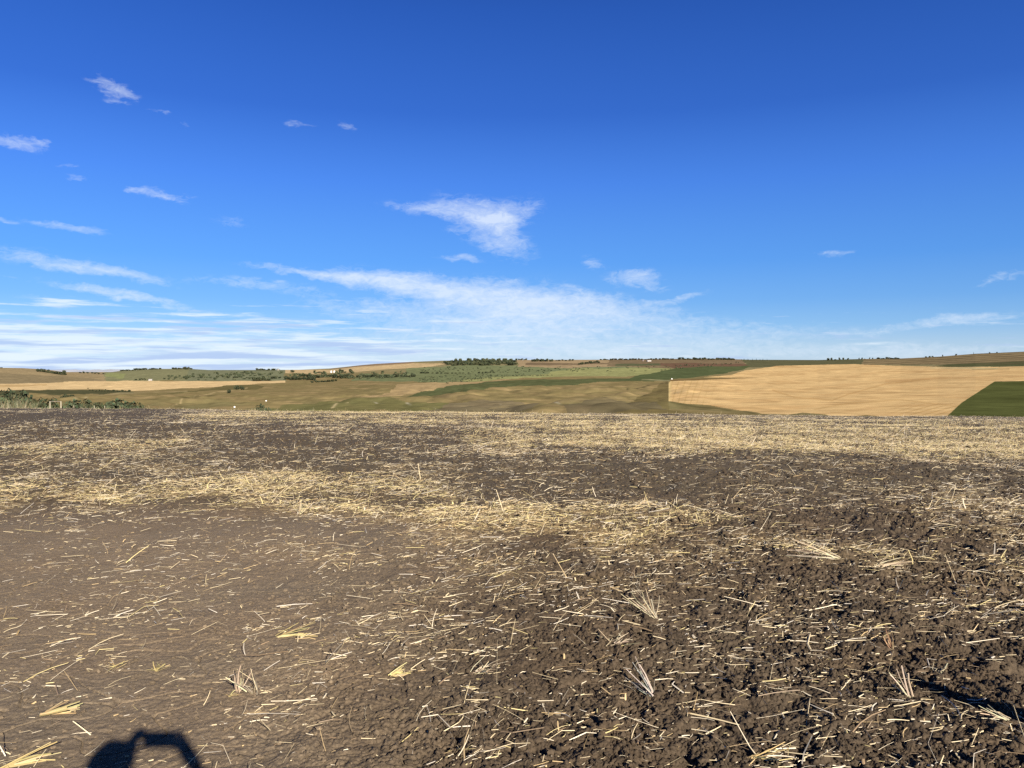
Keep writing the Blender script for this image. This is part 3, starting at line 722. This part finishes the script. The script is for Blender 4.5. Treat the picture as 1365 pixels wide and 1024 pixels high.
trees([
 ([(390, 496.5, 4.5, 6)], 'lone dark tree at the left end of the pale stubble on the hilltop', 'broad', None),
 (row(418, 497, 434, 497.5, 5, 3.4, 5), 'dark tree in the short row on the hilltop stubble left of the grain bins', 'broad', 'trees in the row left of the grain bins'),
 (row(451, 496.6, 461, 496.6, 4, 4.5, 5), 'dark tree in the clump just right of the grain bins', 'broad', 'trees right of the grain bins'),
 ([(466.5, 496.6, 4.8, 6), (469, 496.6, 4, 4)], 'dark tree in the pair at the right end of the hilltop row', 'broad', 'pair of trees on the hilltop'),
 ([(306, 524, 5, 7)], 'dark round bush on the grass slope below the pale stubble strip', 'bush', None),
 (row(311, 520, 325, 520, 5, 6, 5), 'leafy tree in the clump at the tip of the pale stubble strip', 'broad', 'trees at the tip of the stubble strip'),
 (row(337, 507.5, 360, 507.5, 7, 5.5, 6), 'dark tree in the grove at the edge of the pale stubble', 'broad', 'grove at the stubble edge'),
 (row(362, 505, 374, 505, 3, 3.4, 5), 'small tree right of the grove at the stubble edge', 'broad', 'small trees right of the grove'),
 (row(380, 506, 420, 508, 14, 5.5, 7), 'tree in the left part of the long dark shelterbelt', 'broad', 'left shelterbelt trees'),
 (row(400, 503, 470, 504, 18, 4.5, 7), 'tree in the upper row of the long dark shelterbelt', 'broad', 'upper shelterbelt trees'),
 (row(414, 510, 450, 509, 8, 4, 6), 'tree in the lower tongue of the dark shelterbelt', 'broad', 'lower shelterbelt trees'),
 (row(470, 504, 555, 502, 20, 4.5, 6), 'tree in the right part of the long dark shelterbelt', 'broad', 'right shelterbelt trees'),
 (row(82, 531.5, 96, 532.5, 6, 8, 8), 'dark bush in the thicket on the slope above the white gate posts', 'bush', 'thicket above the gate posts'),
 (row(118, 521.5, 174, 522, 14, 2.8, 4), 'small dark bush in the row under the pale stubble strip', 'bush', 'bushes under the stubble strip'),
 ([(117, 517.5, 1.8, 3)], 'tiny dark bush alone on the pale stubble strip', 'bush', None),
 (row(560, 498, 573, 498, 4, 3.5, 5), 'dark bush in the pair of thickets on the green hillside', 'bush', 'thickets on the green hillside'),
 (row(575, 498, 620, 497.5, 9, 2.4, 4), 'small bush in the thin row on the green hillside', 'bush', 'thin row on the green hillside'),
 (row(637, 497, 660, 497, 6, 2.2, 4), 'small bush in the short row below the hilltop wood', 'bush', 'short row below the wood'),
 (row(687, 480.2, 703, 480.2, 6, 2.4, 4), 'skyline tree in the low clump right of the hilltop wood', 'broad', 'low clump right of the wood'),
 (row(708, 482, 737, 482, 11, 4.6, 5), 'tree in the dark skyline grove in the middle of the horizon', 'broad', 'middle skyline grove'),
 (row(740, 481, 765, 481, 6, 2.2, 4), 'small tree trailing right of the middle skyline grove', 'broad', 'trees trailing the middle grove'),
 (row(770, 487, 800, 484, 10, 3.2, 5), 'dark bush in the slanting gully row near the skyline', 'bush', 'slanting gully row'),
 (row(800, 480.2, 900, 479.3, 26, 2.2, 5), 'tree in the thin dark line along the skyline right of the middle', 'broad', 'thin skyline line of trees'),
 (row(905, 479.5, 980, 480, 22, 3, 5), 'tree on the dark wooded knoll of the skyline', 'broad', 'wooded knoll trees'),
 (row(985, 480.6, 1025, 480.6, 8, 3.2, 2.5), 'slim skyline tree left of the big stubble field top', 'fir', 'slim skyline trees'),
 ([(1104, 480.5, 4, 4), (1108, 480.5, 4.5, 3), (1113, 480.5, 3, 4), (1119, 480, 3.4, 3), (1124, 480, 4, 3), (1130, 480, 3, 3)], 'tree in the ragged skyline group above the big stubble field', 'broad', 'ragged group above the stubble field'),
 (row(1142, 479.5, 1165, 478.8, 5, 2.4, 2), 'small separate tree between the two skyline groups on the right', 'broad', 'small separate skyline trees'),
 (row(1168, 479, 1198, 478.6, 10, 2.6, 4.5), 'tree in the flat dark skyline grove on the right', 'broad', 'right skyline grove'),
 (row(1232, 477, 1245, 476, 3, 2.2, 3), 'small pale tree at the foot of the right hill crest', 'broad', 'small trees at the foot of the crest'),
 ([(1256.5, 475.5, 2.6, 2)], 'single tree low on the rising right hill crest', 'broad', None),
 ([(1274, 474, 2.2, 3)], 'single low tree halfway up the right hill crest', 'broad', None),
 ([(1297.5, 472.2, 3.4, 2.6)], 'dark upright tree high on the right hill crest', 'fir', None),
 ([(1319, 471.3, 2, 2.4)], 'small tree next up the crest from the dark upright tree', 'broad', None),
 ([(1328.5, 470.8, 2, 2)], 'last small tree before the right edge on the hill crest', 'broad', None),
 (row(160, 494.6, 215, 492.3, 16, 2.6, 5), 'tree in the long low skyline wood on the left', 'broad', 'long low skyline wood'),
 (row(230, 492.6, 256, 492.4, 8, 3.4, 5), 'tree in the humped skyline grove left of the hilltop stubble', 'broad', 'humped skyline grove'),
 (row(340, 494, 372, 493.6, 9, 2.8, 5), 'tree in the skyline line just left of the hilltop stubble', 'broad', 'skyline line left of the stubble'),
 (row(50, 496, 88, 500, 14, 5, 6), 'tree in the wood on the flank of the far left hill', 'broad', 'wood on the left hill flank'),
 (row(105, 497.5, 140, 499, 7, 2.4, 4), 'small tree along the low saddle of the left hills', 'broad', 'trees along the saddle'),
 (row(180, 507, 200, 507, 5, 2.4, 4), 'small tree left of the white farmhouse', 'broad', 'trees left of the farmhouse'),
 ([(1.5, 490.8, 2, 5)], 'small dark tree on the top of the far left hill', 'broad', None),
])
# belts that read as one mass
def belt(name, quads_uv, n, hp, wp, label, cat='wood', kinds=CR, dens_seed=0, cr=None):
    cos = []; qs = []; cl = []; o_ = 0; r = np.random.default_rng(dens_seed)
    us = [p[0] for p in quads_uv]; vs = [p[1] for p in quads_uv]; k_ = 0; tries = 0
    while k_ < n and tries < n * 40:
        tries += 1
        u = r.uniform(min(us), max(us)); v = r.uniform(min(vs), max(vs))
        if not inpoly(np.array([u]), np.array([v]), quads_uv)[0]: continue
        p = land(u, v); h = px_h(p, hp * r.uniform(.7, 1.25)); w = px_h(p, wp * r.uniform(.8, 1.3))
        co, q, c = kinds[r.integers(len(kinds))]
        m = r.random(len(q)) < (1 if cr is None else cr)
        if cr is not None:
            sel = np.nonzero(m)[0]; ci = (sel[:, None] * 4 + np.arange(4)).ravel(); co_ = co[ci]; c_ = c[ci]; q_ = np.arange(len(ci)).reshape(-1, 4); sc_ = 1.0
        else: co_, q_, c_ = co, q, c
        cos.append(co_ * np.array([w, w, h]) + np.array(p)); qs.append(q_ + o_); cl.append(c_ * r.uniform(.8, 1.25) * (1.7 if name == 'scrub' else 1.15)); o_ += len(co_); k_ += 1
    me = mesh_np(name, np.concatenate(cos), np.concatenate(qs), mat=M_leaf, col=np.concatenate(cl))
    tag(link(name, me), label, cat, kind='stuff')
belt('wood', [(590, 484), (640, 481.5), (685, 482), (690, 487), (640, 488), (596, 487)], 190, 3.7, 6, 'dense dark wood on the hilltop left of the middle', dens_seed=1)
belt('scrub', [(215, 506.5), (225, 502), (262, 499), (335, 497), (378, 498), (370, 506), (330, 507)], 150, 2.2, 4.6, 'mixed green scrub on the slope behind the pale stubble strip', 'scrub', dens_seed=2, cr=.5)
belt('scrub', [(380, 500), (420, 498), (540, 497), (560, 503), (470, 506), (400, 506)], 110, 2.8, 5, 'mixed green scrub around the long dark shelterbelt', 'scrub', dens_seed=3, cr=.5)
belt('scrub', [(556, 510), (560, 503), (600, 500), (700, 499), (740, 500), (690, 503), (600, 511)], 190, 1.3, 3, 'low green scrub dotted over the middle hillside', 'scrub', dens_seed=4, cr=.4)
belt('scrub', [(545, 496), (560, 490), (690, 489), (820, 490), (770, 496), (690, 498)], 150, 1.2, 3, 'thin green scrub below the hilltop wood', 'scrub', dens_seed=5, cr=.4)
belt('scrub', [(810, 489), (880, 488), (1000, 482), (985, 486), (880, 494), (800, 497)], 70, 1.2, 3, 'sparse scrub on the brown slope right of the middle', 'scrub', dens_seed=6, cr=.4)

# shrubs behind the field edge at the left
def edge_bush(u, y, base_v, top_v, w, label, grp, kind='bush', cat='bush'):
    x = (u - CU) / F * y
    ztop = H - (top_v - VH) / F * y
    vv = V0 - (V0 - float(v_sky(u))) * math.log(y / D0) / math.log(float(d_sky(u)) / D0) if y > D0 else None
    zb = float(land_z(np.array(float(u)), np.array(vv), np.array(float(y)))) if vv else float(field_at(x, y)[0])
    h = max(ztop - zb, .5)
    return tree(Vector((x, y, zb)), h, w, label, grp, kind, cat)
for i, (u, tv) in enumerate([(-34, 523), (-18, 522), (-4, 523.5), (8, 524.5), (18, 527)]):
    edge_bush(u, 168 + 5 * (i % 2), 0, tv + 3, 6, 'tall dark tree behind the field edge at the far left', 'tall trees behind the left field edge', 'broad', 'tree')
edge_bush(26, 158, 0, 530, 5.0, 'rounded tree right of the tall dark trees at the far left', None, 'broad', 'tree')
for i, u in enumerate([36, 44, 52, 60, 69, 77]):
    edge_bush(u, 150 + 4 * (i % 3), 0, 537.2 + random.uniform(-.6, .8), 4.6, 'leafy shrub showing between and beside the two pale gate posts', 'shrubs around the gate posts')
for i, u in enumerate([88, 96, 104, 112, 121, 129]):
    edge_bush(u, 150 + 4 * (i % 2), 0, 539.8 + random.uniform(-.5, .6), 4.6, 'low dark shrub right of the gate posts', 'low shrubs right of the gate posts')
for i, u in enumerate([136, 142, 149, 156, 162]):
    edge_bush(u, 152 + 3 * (i % 2), 0, [538.6, 537.2, 536.8, 537.8, 539.6][i], 5.2, 'shrub in the humped thicket at the end of the fence line', 'humped thicket')
for i, u in enumerate([172, 182, 194, 207]):
    edge_bush(u, 150, 0, 542.6 + .4 * i, 4.4, 'olive shrub trailing off right of the humped thicket', 'trailing olive shrubs')
for i, u in enumerate([338, 345, 352]):
    edge_bush(u, 160, 0, 545.2, 3.2, 'dark shrub just showing over the field edge left of the middle', 'dark shrubs over the field edge')

# tall weeds along the field edge
n = 9000
yw = rng.uniform(66, 100, n); uw = rng.uniform(-120, 420, n) ** 1.0; xw = (uw - CU) / F * yw
keep = (rng.random(n) < np.where(uw < 90, .6, .22)) & ((uw < 50) | (uw > 96) | (yw > 94)); yw, uw, xw = yw[keep], uw[keep], xw[keep]; n = len(yw)
P = np.stack([xw, yw, field_at(xw, yw)], -1)
hw_ = np.where(uw < 90, rng.uniform(.35, .95, n), rng.uniform(.15, .45, n))
cw = np.array([[.12, .12, .055], [.20, .16, .085], [.08, .09, .045]])[rng.integers(0, 3, n)] * rng.uniform(.8, 1.2, (n, 1))
co, q, cc = stalks(P, rng.uniform(0, 6.28, n), rng.uniform(1.1, 1.5, n), hw_, rng.uniform(.008, .02, n), rng.normal(0, .06, n), cw, 3, 'w', None)
tag(link('weeds', mesh_np('weeds', co, q, mat=M_straw, col=cc)), 'tall dry weeds along the field edge at the left', 'weeds', kind='stuff')

# ------------------------------------------------------------------ fence
def cyl_bm(bm, p0, p1, r0, r1=None, seg=8, cap=True):
    r1 = r0 if r1 is None else r1; p0 = Vector(p0); p1 = Vector(p1); d = (p1 - p0).normalized()
    s = d.orthogonal().normalized(); t = d.cross(s); A_ = []; B_ = []
    for i in range(seg):
        a = 2 * PI * i / seg; o = s * math.cos(a) + t * math.sin(a); A_.append(bm.verts.new(p0 + o * r0)); B_.append(bm.verts.new(p1 + o * r1))
    for i in range(seg): bm.faces.new((A_[i], A_[(i + 1) % seg], B_[(i + 1) % seg], B_[i]))
    if cap: bm.faces.new(A_[::-1]); bm.faces.new(B_)
def bm_obj(name, bm, m, parent=None, loc=None):
    bmesh.ops.recalc_face_normals(bm, faces=bm.faces[:])
    me = bpy.data.meshes.new(name); bm.to_mesh(me); bm.free(); me.materials.append(m); o = link(name, me, parent)
    if loc is not None: o.location = loc
    return o
def box_bm(bm, x0, x1, y0, y1, z0, z1, bev=0.0):
    r = bmesh.ops.create_cube(bm, size=1); vs = r['verts']
    for v in vs: v.co = Vector((x0 if v.co.x < 0 else x1, y0 if v.co.y < 0 else y1, z0 if v.co.z < 0 else z1))
    if bev: bmesh.ops.bevel(bm, geom=list({e for v in vs for e in v.link_edges}), offset=bev, segments=2, affect='EDGES')
YF = 92.0
fence = empty('wire_fence', ((20 - CU) / F * YF, YF, float(field_at((20 - CU) / F * YF, YF)[0])))
tag(fence, 'thin wire fence with pale posts along the far left edge of the field', 'fence')
fl = Vector(fence.location); tops = []
for u in [-60, -30, 4, 34, 98, 125, 139, 163, 192, 225, 262]:
    x = (u - CU) / F * YF; z = float(field_at(x, YF)[0]); bm = bmesh.new(); lean = random.uniform(-.04, .04)
    hgt_ = random.uniform(.9, 1.1) if u < 170 else .55
    cyl_bm(bm, (0, 0, -.2), (lean, 0, hgt_ * .85), .032, .028); o = bm_obj('post', bm, M_white if u in (125, 139, 98) else M_wood, fence, Vector((x, YF, z)) - fl)
    tops.append(Vector((x, YF, z)) - fl)
for hz in (.2, .36, .5):
    bm = bmesh.new()
    for a, b in zip(tops[:-1], tops[1:]): cyl_bm(bm, a + Vector((0, 0, hz)), b + Vector((0, 0, hz)), .006, seg=4, cap=False)
    bm_obj('wire', bm, M_wire, fence)
xg = (73.5 - CU) / F * (YF - 2); zg = float(field_at(xg, YF - 2)[0])
gate = empty('gate_frame', (xg, YF - 2, zg)); tag(gate, 'pale two post gate frame with a thin rail on top at the left', 'gate frame')
for s in (-1, 1):
    bm = bmesh.new(); cyl_bm(bm, (s * .64, 0, -.3), (s * .64, 0, 1.32), .06, .05, 10); bm_obj('post', bm, M_white, gate)
bm = bmesh.new(); cyl_bm(bm, (-.56, 0, 1.30), (.56, 0, 1.30), .022, .022, 8); bm_obj('rail', bm, M_wood, gate)

# ------------------------------------------------------------------ farm buildings and bales far off
def house(u, v, w, d, h, rh, label, wall=M_wall, roof=M_roof, cat='house', name='farmhouse', rz=.3):
    p = land(u, v); o = empty(name, p, rz); tag(o, label, cat)
    bm = bmesh.new(); box_bm(bm, -w / 2, w / 2, -d / 2, d / 2, -1, h); bm_obj('wall', bm, wall, o)
    bm = bmesh.new(); e = .4
    vs = [bm.verts.new(c) for c in ((-w / 2 - e, -d / 2 - e, h + .01), (w / 2 + e, -d / 2 - e, h + .01), (w / 2 + e, d / 2 + e, h + .01), (-w / 2 - e, d / 2 + e, h + .01), (-w / 2 - e, 0, h + rh), (w / 2 + e, 0, h + rh))]
    for f in ((0, 1, 5, 4), (2, 3, 4, 5), (0, 4, 3), (1, 2, 5), (3, 2, 1, 0)): bm.faces.new([vs[i] for i in f])
    bm_obj('roof', bm, roof, o)
    for xx in (-w * .3, w * .3):
        bm = bmesh.new(); box_bm(bm, xx - .6, xx + .6, -d / 2 - .05, -d / 2 + .05, 1.0, 2.3); bm_obj('window', bm, M_glass, o)
    bm = bmesh.new(); box_bm(bm, -.5, .5, -d / 2 - .06, -d / 2 + .04, 0, 2.1); bm_obj('door', bm, M_door, o)
    return o
house(200.5, 507.6, 9, 7, 3.4, 1.2, 'small white farmhouse above the pale stubble strip', roof=M_wall)
house(865, 481.8, 15, 8, 3.6, 1.6, 'white farm building near the skyline right of the middle', roof=M_wall)
house(857, 481.4, 6, 5, 3, 1.5, 'small dark shed left of the white skyline farm building', wall=M_roof, cat='shed', name='shed')
house(371, 493.6, 9, 6, 3, 1, 'small pale house on the skyline at the end of the hilltop tree line', roof=M_wall)
for u, lb in ((441.5, 'left one of two pale grain bins among the hilltop trees'), (445.5, 'right one of two pale grain bins among the hilltop trees')):
    p = land(u, 496.8); o = empty('grain_bin', p); tag(o, lb, 'grain bin', 'grain bins')
    bm = bmesh.new(); cyl_bm(bm, (0, 0, -.5), (0, 0, 7), 3.2, 3.2, 20); bm_obj('bin_wall', bm, M_metal, o)
    bm = bmesh.new(); cyl_bm(bm, (0, 0, 7.01), (0, 0, 8.8), 3.4, .4, 20); bm_obj('roof', bm, M_metal, o)
def bale(u, v, r, l, label, rz=0):
    p = land(u, v); o = None; bm = bmesh.new(); cyl_bm(bm, (-l / 2, 0, 0), (l / 2, 0, 0), r, r, 20)
    bmesh.ops.bevel(bm, geom=[e for e in bm.edges if len([f for f in e.link_faces if len(f.verts) > 4]) == 1], offset=r * .2, segments=2, affect='EDGES')
    o = bm_obj('wrapped_bale', bm, M_film); o.location = p + Vector((0, 0, r * .93)); o.rotation_euler.z = rz; tag(o, label, 'bale')
bale(312.5, 543.6, .75, 1.3, 'white wrapped bale near the field edge left of the middle', .2)
bale(354.5, 536.6, .7, 1.4, 'white wrapped bale on the grass slope above the dark shrubs', .4)
bale(895.5, 506.4, 1.1, 2.2, 'white wrapped bale at the top left corner of the big stubble field', .1)

# ------------------------------------------------------------------ added stand-in post, out of view, shaped to throw the shadow at the right
tx, ty = on_field(1203, 908); hp_ = 1.28
sh = Vector((SUN.x, SUN.y)).normalized() * (hp_ / math.tan(SUN_EL)); bx, by = tx + sh.x, ty + sh.y
bm = bmesh.new(); rings = []
for i in range(13):
    t = i / 12; z = -.3 + (hp_ + .3) * t; rr = .115 - .05 * t ** 1.4 - (.03 if i == 12 else 0)
    rings.append([bm.verts.new((math.cos(a) * rr * (1 + .08 * math.sin(3 * a + t * 4)) + .03 * math.sin(t * 3.1), math.sin(a) * rr * (1 + .08 * math.cos(2 * a)), z + (.04 * math.sin(a * 2) if i == 12 else 0))) for a in np.linspace(0, 2 * PI, 17)[:-1]])
for a, b in zip(rings[:-1], rings[1:]):
    for j in range(16): bm.faces.new((a[j], a[(j + 1) % 16], b[(j + 1) % 16], b[j]))
bm.faces.new(rings[-1])
o = bm_obj('shadow_post', bm, M_wood); o.location = (bx, by, float(field_at(bx, by)[0])); tag(o, 'unseen stand-in post added right of the view to throw the long dark shadow', 'post')

# ------------------------------------------------------------------ the photographer, whose raised hands throw the shadow below
M_skin = material('skin', (.50, .30, .21), rough=.5, spec=.3); M_jacket = material('jacket_cloth', (.05, .07, .12), nscale=20, namt=.15)
M_jeans = material('trouser_cloth', (.04, .05, .09), nscale=30, namt=.2); M_hair = material('hair', (.04, .025, .015), nscale=40, namt=.4)
M_phone = material('phone_case', (.02, .02, .022), rough=.3, spec=.5); M_boot = material('boot_leather', (.06, .04, .03))
def skin_obj(name, pts, edges, rads, m, parent, root=0, sub=2):
    me = bpy.data.meshes.new(name); me.from_pydata(pts, edges, []); me.materials.append(m); o = link(name, me, parent)
    sm = o.modifiers.new('skin', 'SKIN'); sm.use_smooth_shade = True
    lay = me.skin_vertices[0] if me.skin_vertices else None
    if lay is None:
        bpy.context.view_layer.objects.active = o; bpy.ops.object.modifier_add(type='SKIN'); o.modifiers.remove(o.modifiers[-1]); lay = me.skin_vertices[0]
    for i, r in enumerate(rads):
        lay.data[i].radius = (r, r) if not isinstance(r, tuple) else r; lay.data[i].use_root = (i == root)
    ss = o.modifiers.new('subd', 'SUBSURF'); ss.levels = sub; ss.render_levels = sub
    return o
HC = Vector((-.06, -.27, 1.655))      # head centre
BX, BY = -.05, -.33
person = empty('person', (BX, BY, 0)); tag(person, 'person in a dark jacket holding up a phone whose shadow shows at the lower left', 'person')
PO = Vector(person.location)
class SK:
    def __init__(s): s.p = []; s.e = []; s.r = []
    def add(s, p, r, par=None):
        s.p.append(tuple(Vector(p) - PO)); s.r.append(r)
        if par is not None: s.e.append((par, len(s.p) - 1))
        return len(s.p) - 1
B = SK(); J = SK(); T = SK(); PZ = H + .016
ARM = {-1: ((-.235, -.345, 1.40), (-.235, -.20, 1.24), (-.125, -.075, H - .055), (-.082, -.050, PZ + .014)),
       1: ((.135, -.345, 1.40), (.315, -.22, 1.30), (.196, -.075, H - .060), (.140, -.050, PZ - .022))}
pel = B.add((BX, BY - .02, .93), (.10, .07)); sp1 = B.add((BX, BY - .02, 1.15), (.10, .07), pel); ch_ = B.add((BX, BY - .01, 1.34), (.11, .065), sp1)
nk = B.add((BX, BY + .01, 1.47), .055, ch_); hd0 = B.add(HC + Vector((0, 0, -.08)), (.066, .08), nk); hd1 = B.add(HC, (.076, .095), hd0); hd2 = B.add(HC + Vector((0, -.005, .075)), (.055, .07), hd1)
for s, ex in ((-1, -.052), (1, .108)):
    sh, eb, wr_, pl = ARM[s]
    sh0 = B.add(sh, .055, ch_); elb = B.add(eb, .042, sh0); wr = B.add(wr_, .029, elb); pm = B.add(pl, (.046, .026), wr)
    for i, zf in enumerate((.040, .026, .012, -.002) if s < 0 else (.026, .006, -.014, -.034)):     # four fingers round the far side of the phone's end
        f0 = B.add((ex + s * .026, -.030, PZ + zf), .0095, pm); f1 = B.add((ex + s * .014, -.010, PZ + zf + .003), .0085, f0); B.add((ex - s * .010, -.008, PZ + zf + .003), .0075, f1)
    t0 = B.add((ex + s * .012, -.046, PZ - .028), .0105, pm); B.add((ex - s * .020, -.034, PZ - .018), .0090, t0)
for s in (-1, 1):
    hp0 = B.add((BX + s * .09, BY - .02, .88), .085, pel); kn = B.add((BX + s * .12, BY, .48), .055, hp0); an = B.add((BX + s * .14, BY - .03, .09), .038, kn); B.add((BX + s * .16, BY + .12, .04), .035, an)
skin_obj('body', B.p, B.e, B.r, M_skin, person)
a = J.add((BX, BY - .03, .80), (.185, .145)); b = J.add((BX, BY - .03, 1.10), (.180, .14), a); c = J.add((BX, BY - .02, 1.36), (.190, .135), b); J.add((BX, BY + .0, 1.475), .080, c)
for s in (-1, 1):
    sh, eb, wr_, pl = ARM[s]
    q0 = J.add(sh, .092, c); q1 = J.add(eb, .075, q0); J.add(Vector(wr_) * .98 + Vector(eb) * .02, .072, q1)
skin_obj('jacket', J.p, J.e, J.r, M_jacket, person)
a = T.add((BX, BY - .02, .93), (.12, .10))
for s in (-1, 1):
    q0 = T.add((BX + s * .09, BY - .02, .82), .10, a); q1 = T.add((BX + s * .12, BY, .48), .075, q0); T.add((BX + s * .14, BY - .03, .10), .065, q1)
skin_obj('trousers', T.p, T.e, T.r, M_jeans, person)
for s in (-1, 1):
    S_ = SK(); q = S_.add((BX + s * .14, BY - .04, .12), .058); q = S_.add((BX + s * .14, BY - .03, .055), .055, q); q = S_.add((BX + s * .155, BY + .06, .045), .05, q); S_.add((BX + s * .165, BY + .17, .035), .04, q)
    skin_obj('boot', S_.p, S_.e, S_.r, M_boot, person)
bm = bmesh.new(); bmesh.ops.create_uvsphere(bm, u_segments=24, v_segments=14, radius=1)
bmesh.ops.delete(bm, geom=[v for v in bm.verts if v.co.z < -.1 + .55 * max(v.co.y, 0)], context='VERTS')
for v in bm.verts: v.co = Vector((v.co.x * .098, v.co.y * .118 - .012, v.co.z * .122)) * (1 + .02 * math.sin(v.co.x * 9 + v.co.z * 12))
bm_obj('hair', bm, M_hair, person, HC + Vector((0, 0, .01)) - PO)
for s in (-1, 1):
    bm = bmesh.new(); bmesh.ops.create_uvsphere(bm, u_segments=12, v_segments=8, radius=.012); bm_obj('eye', bm, M_white, person, HC + Vector((s * .031, .088, .005)) - PO)
    bm = bmesh.new(); bmesh.ops.create_uvsphere(bm, u_segments=12, v_segments=8, radius=1)
    for v in bm.verts: v.co = Vector((v.co.x * .010, v.co.y * .020, v.co.z * .032))
    bm_obj('ear', bm, M_skin, person, HC + Vector((s * .084, 0, -.015)) - PO)
bm = bmesh.new(); cyl_bm(bm, (0, 0, .022), (0, .018, -.018), .006, .012, 8); bm_obj('nose', bm, M_skin, person, HC + Vector((0, .085, -.02)) - PO)
bm = bmesh.new(); bmesh.ops.create_uvsphere(bm, u_segments=12, v_segments=6, radius=1)
for v in bm.verts: v.co = Vector((v.co.x * .024, v.co.y * .006, v.co.z * .007))
bm_obj('mouth', bm, M_door, person, HC + Vector((0, .082, -.065)) - PO)
phone = empty('phone', (.028, -.010, PZ)); tag(phone, 'black phone held level in both hands of the person', 'phone')
bm = bmesh.new(); box_bm(bm, -.078, .078, -.012, -.004, -.040, .040, .003); bm_obj('case', bm, M_phone, phone)
bm = bmesh.new(); box_bm(bm, -.074, .074, -.0132, -.0122, -.034, .034); bm_obj('screen', bm, M_glass, phone)
print('script done')
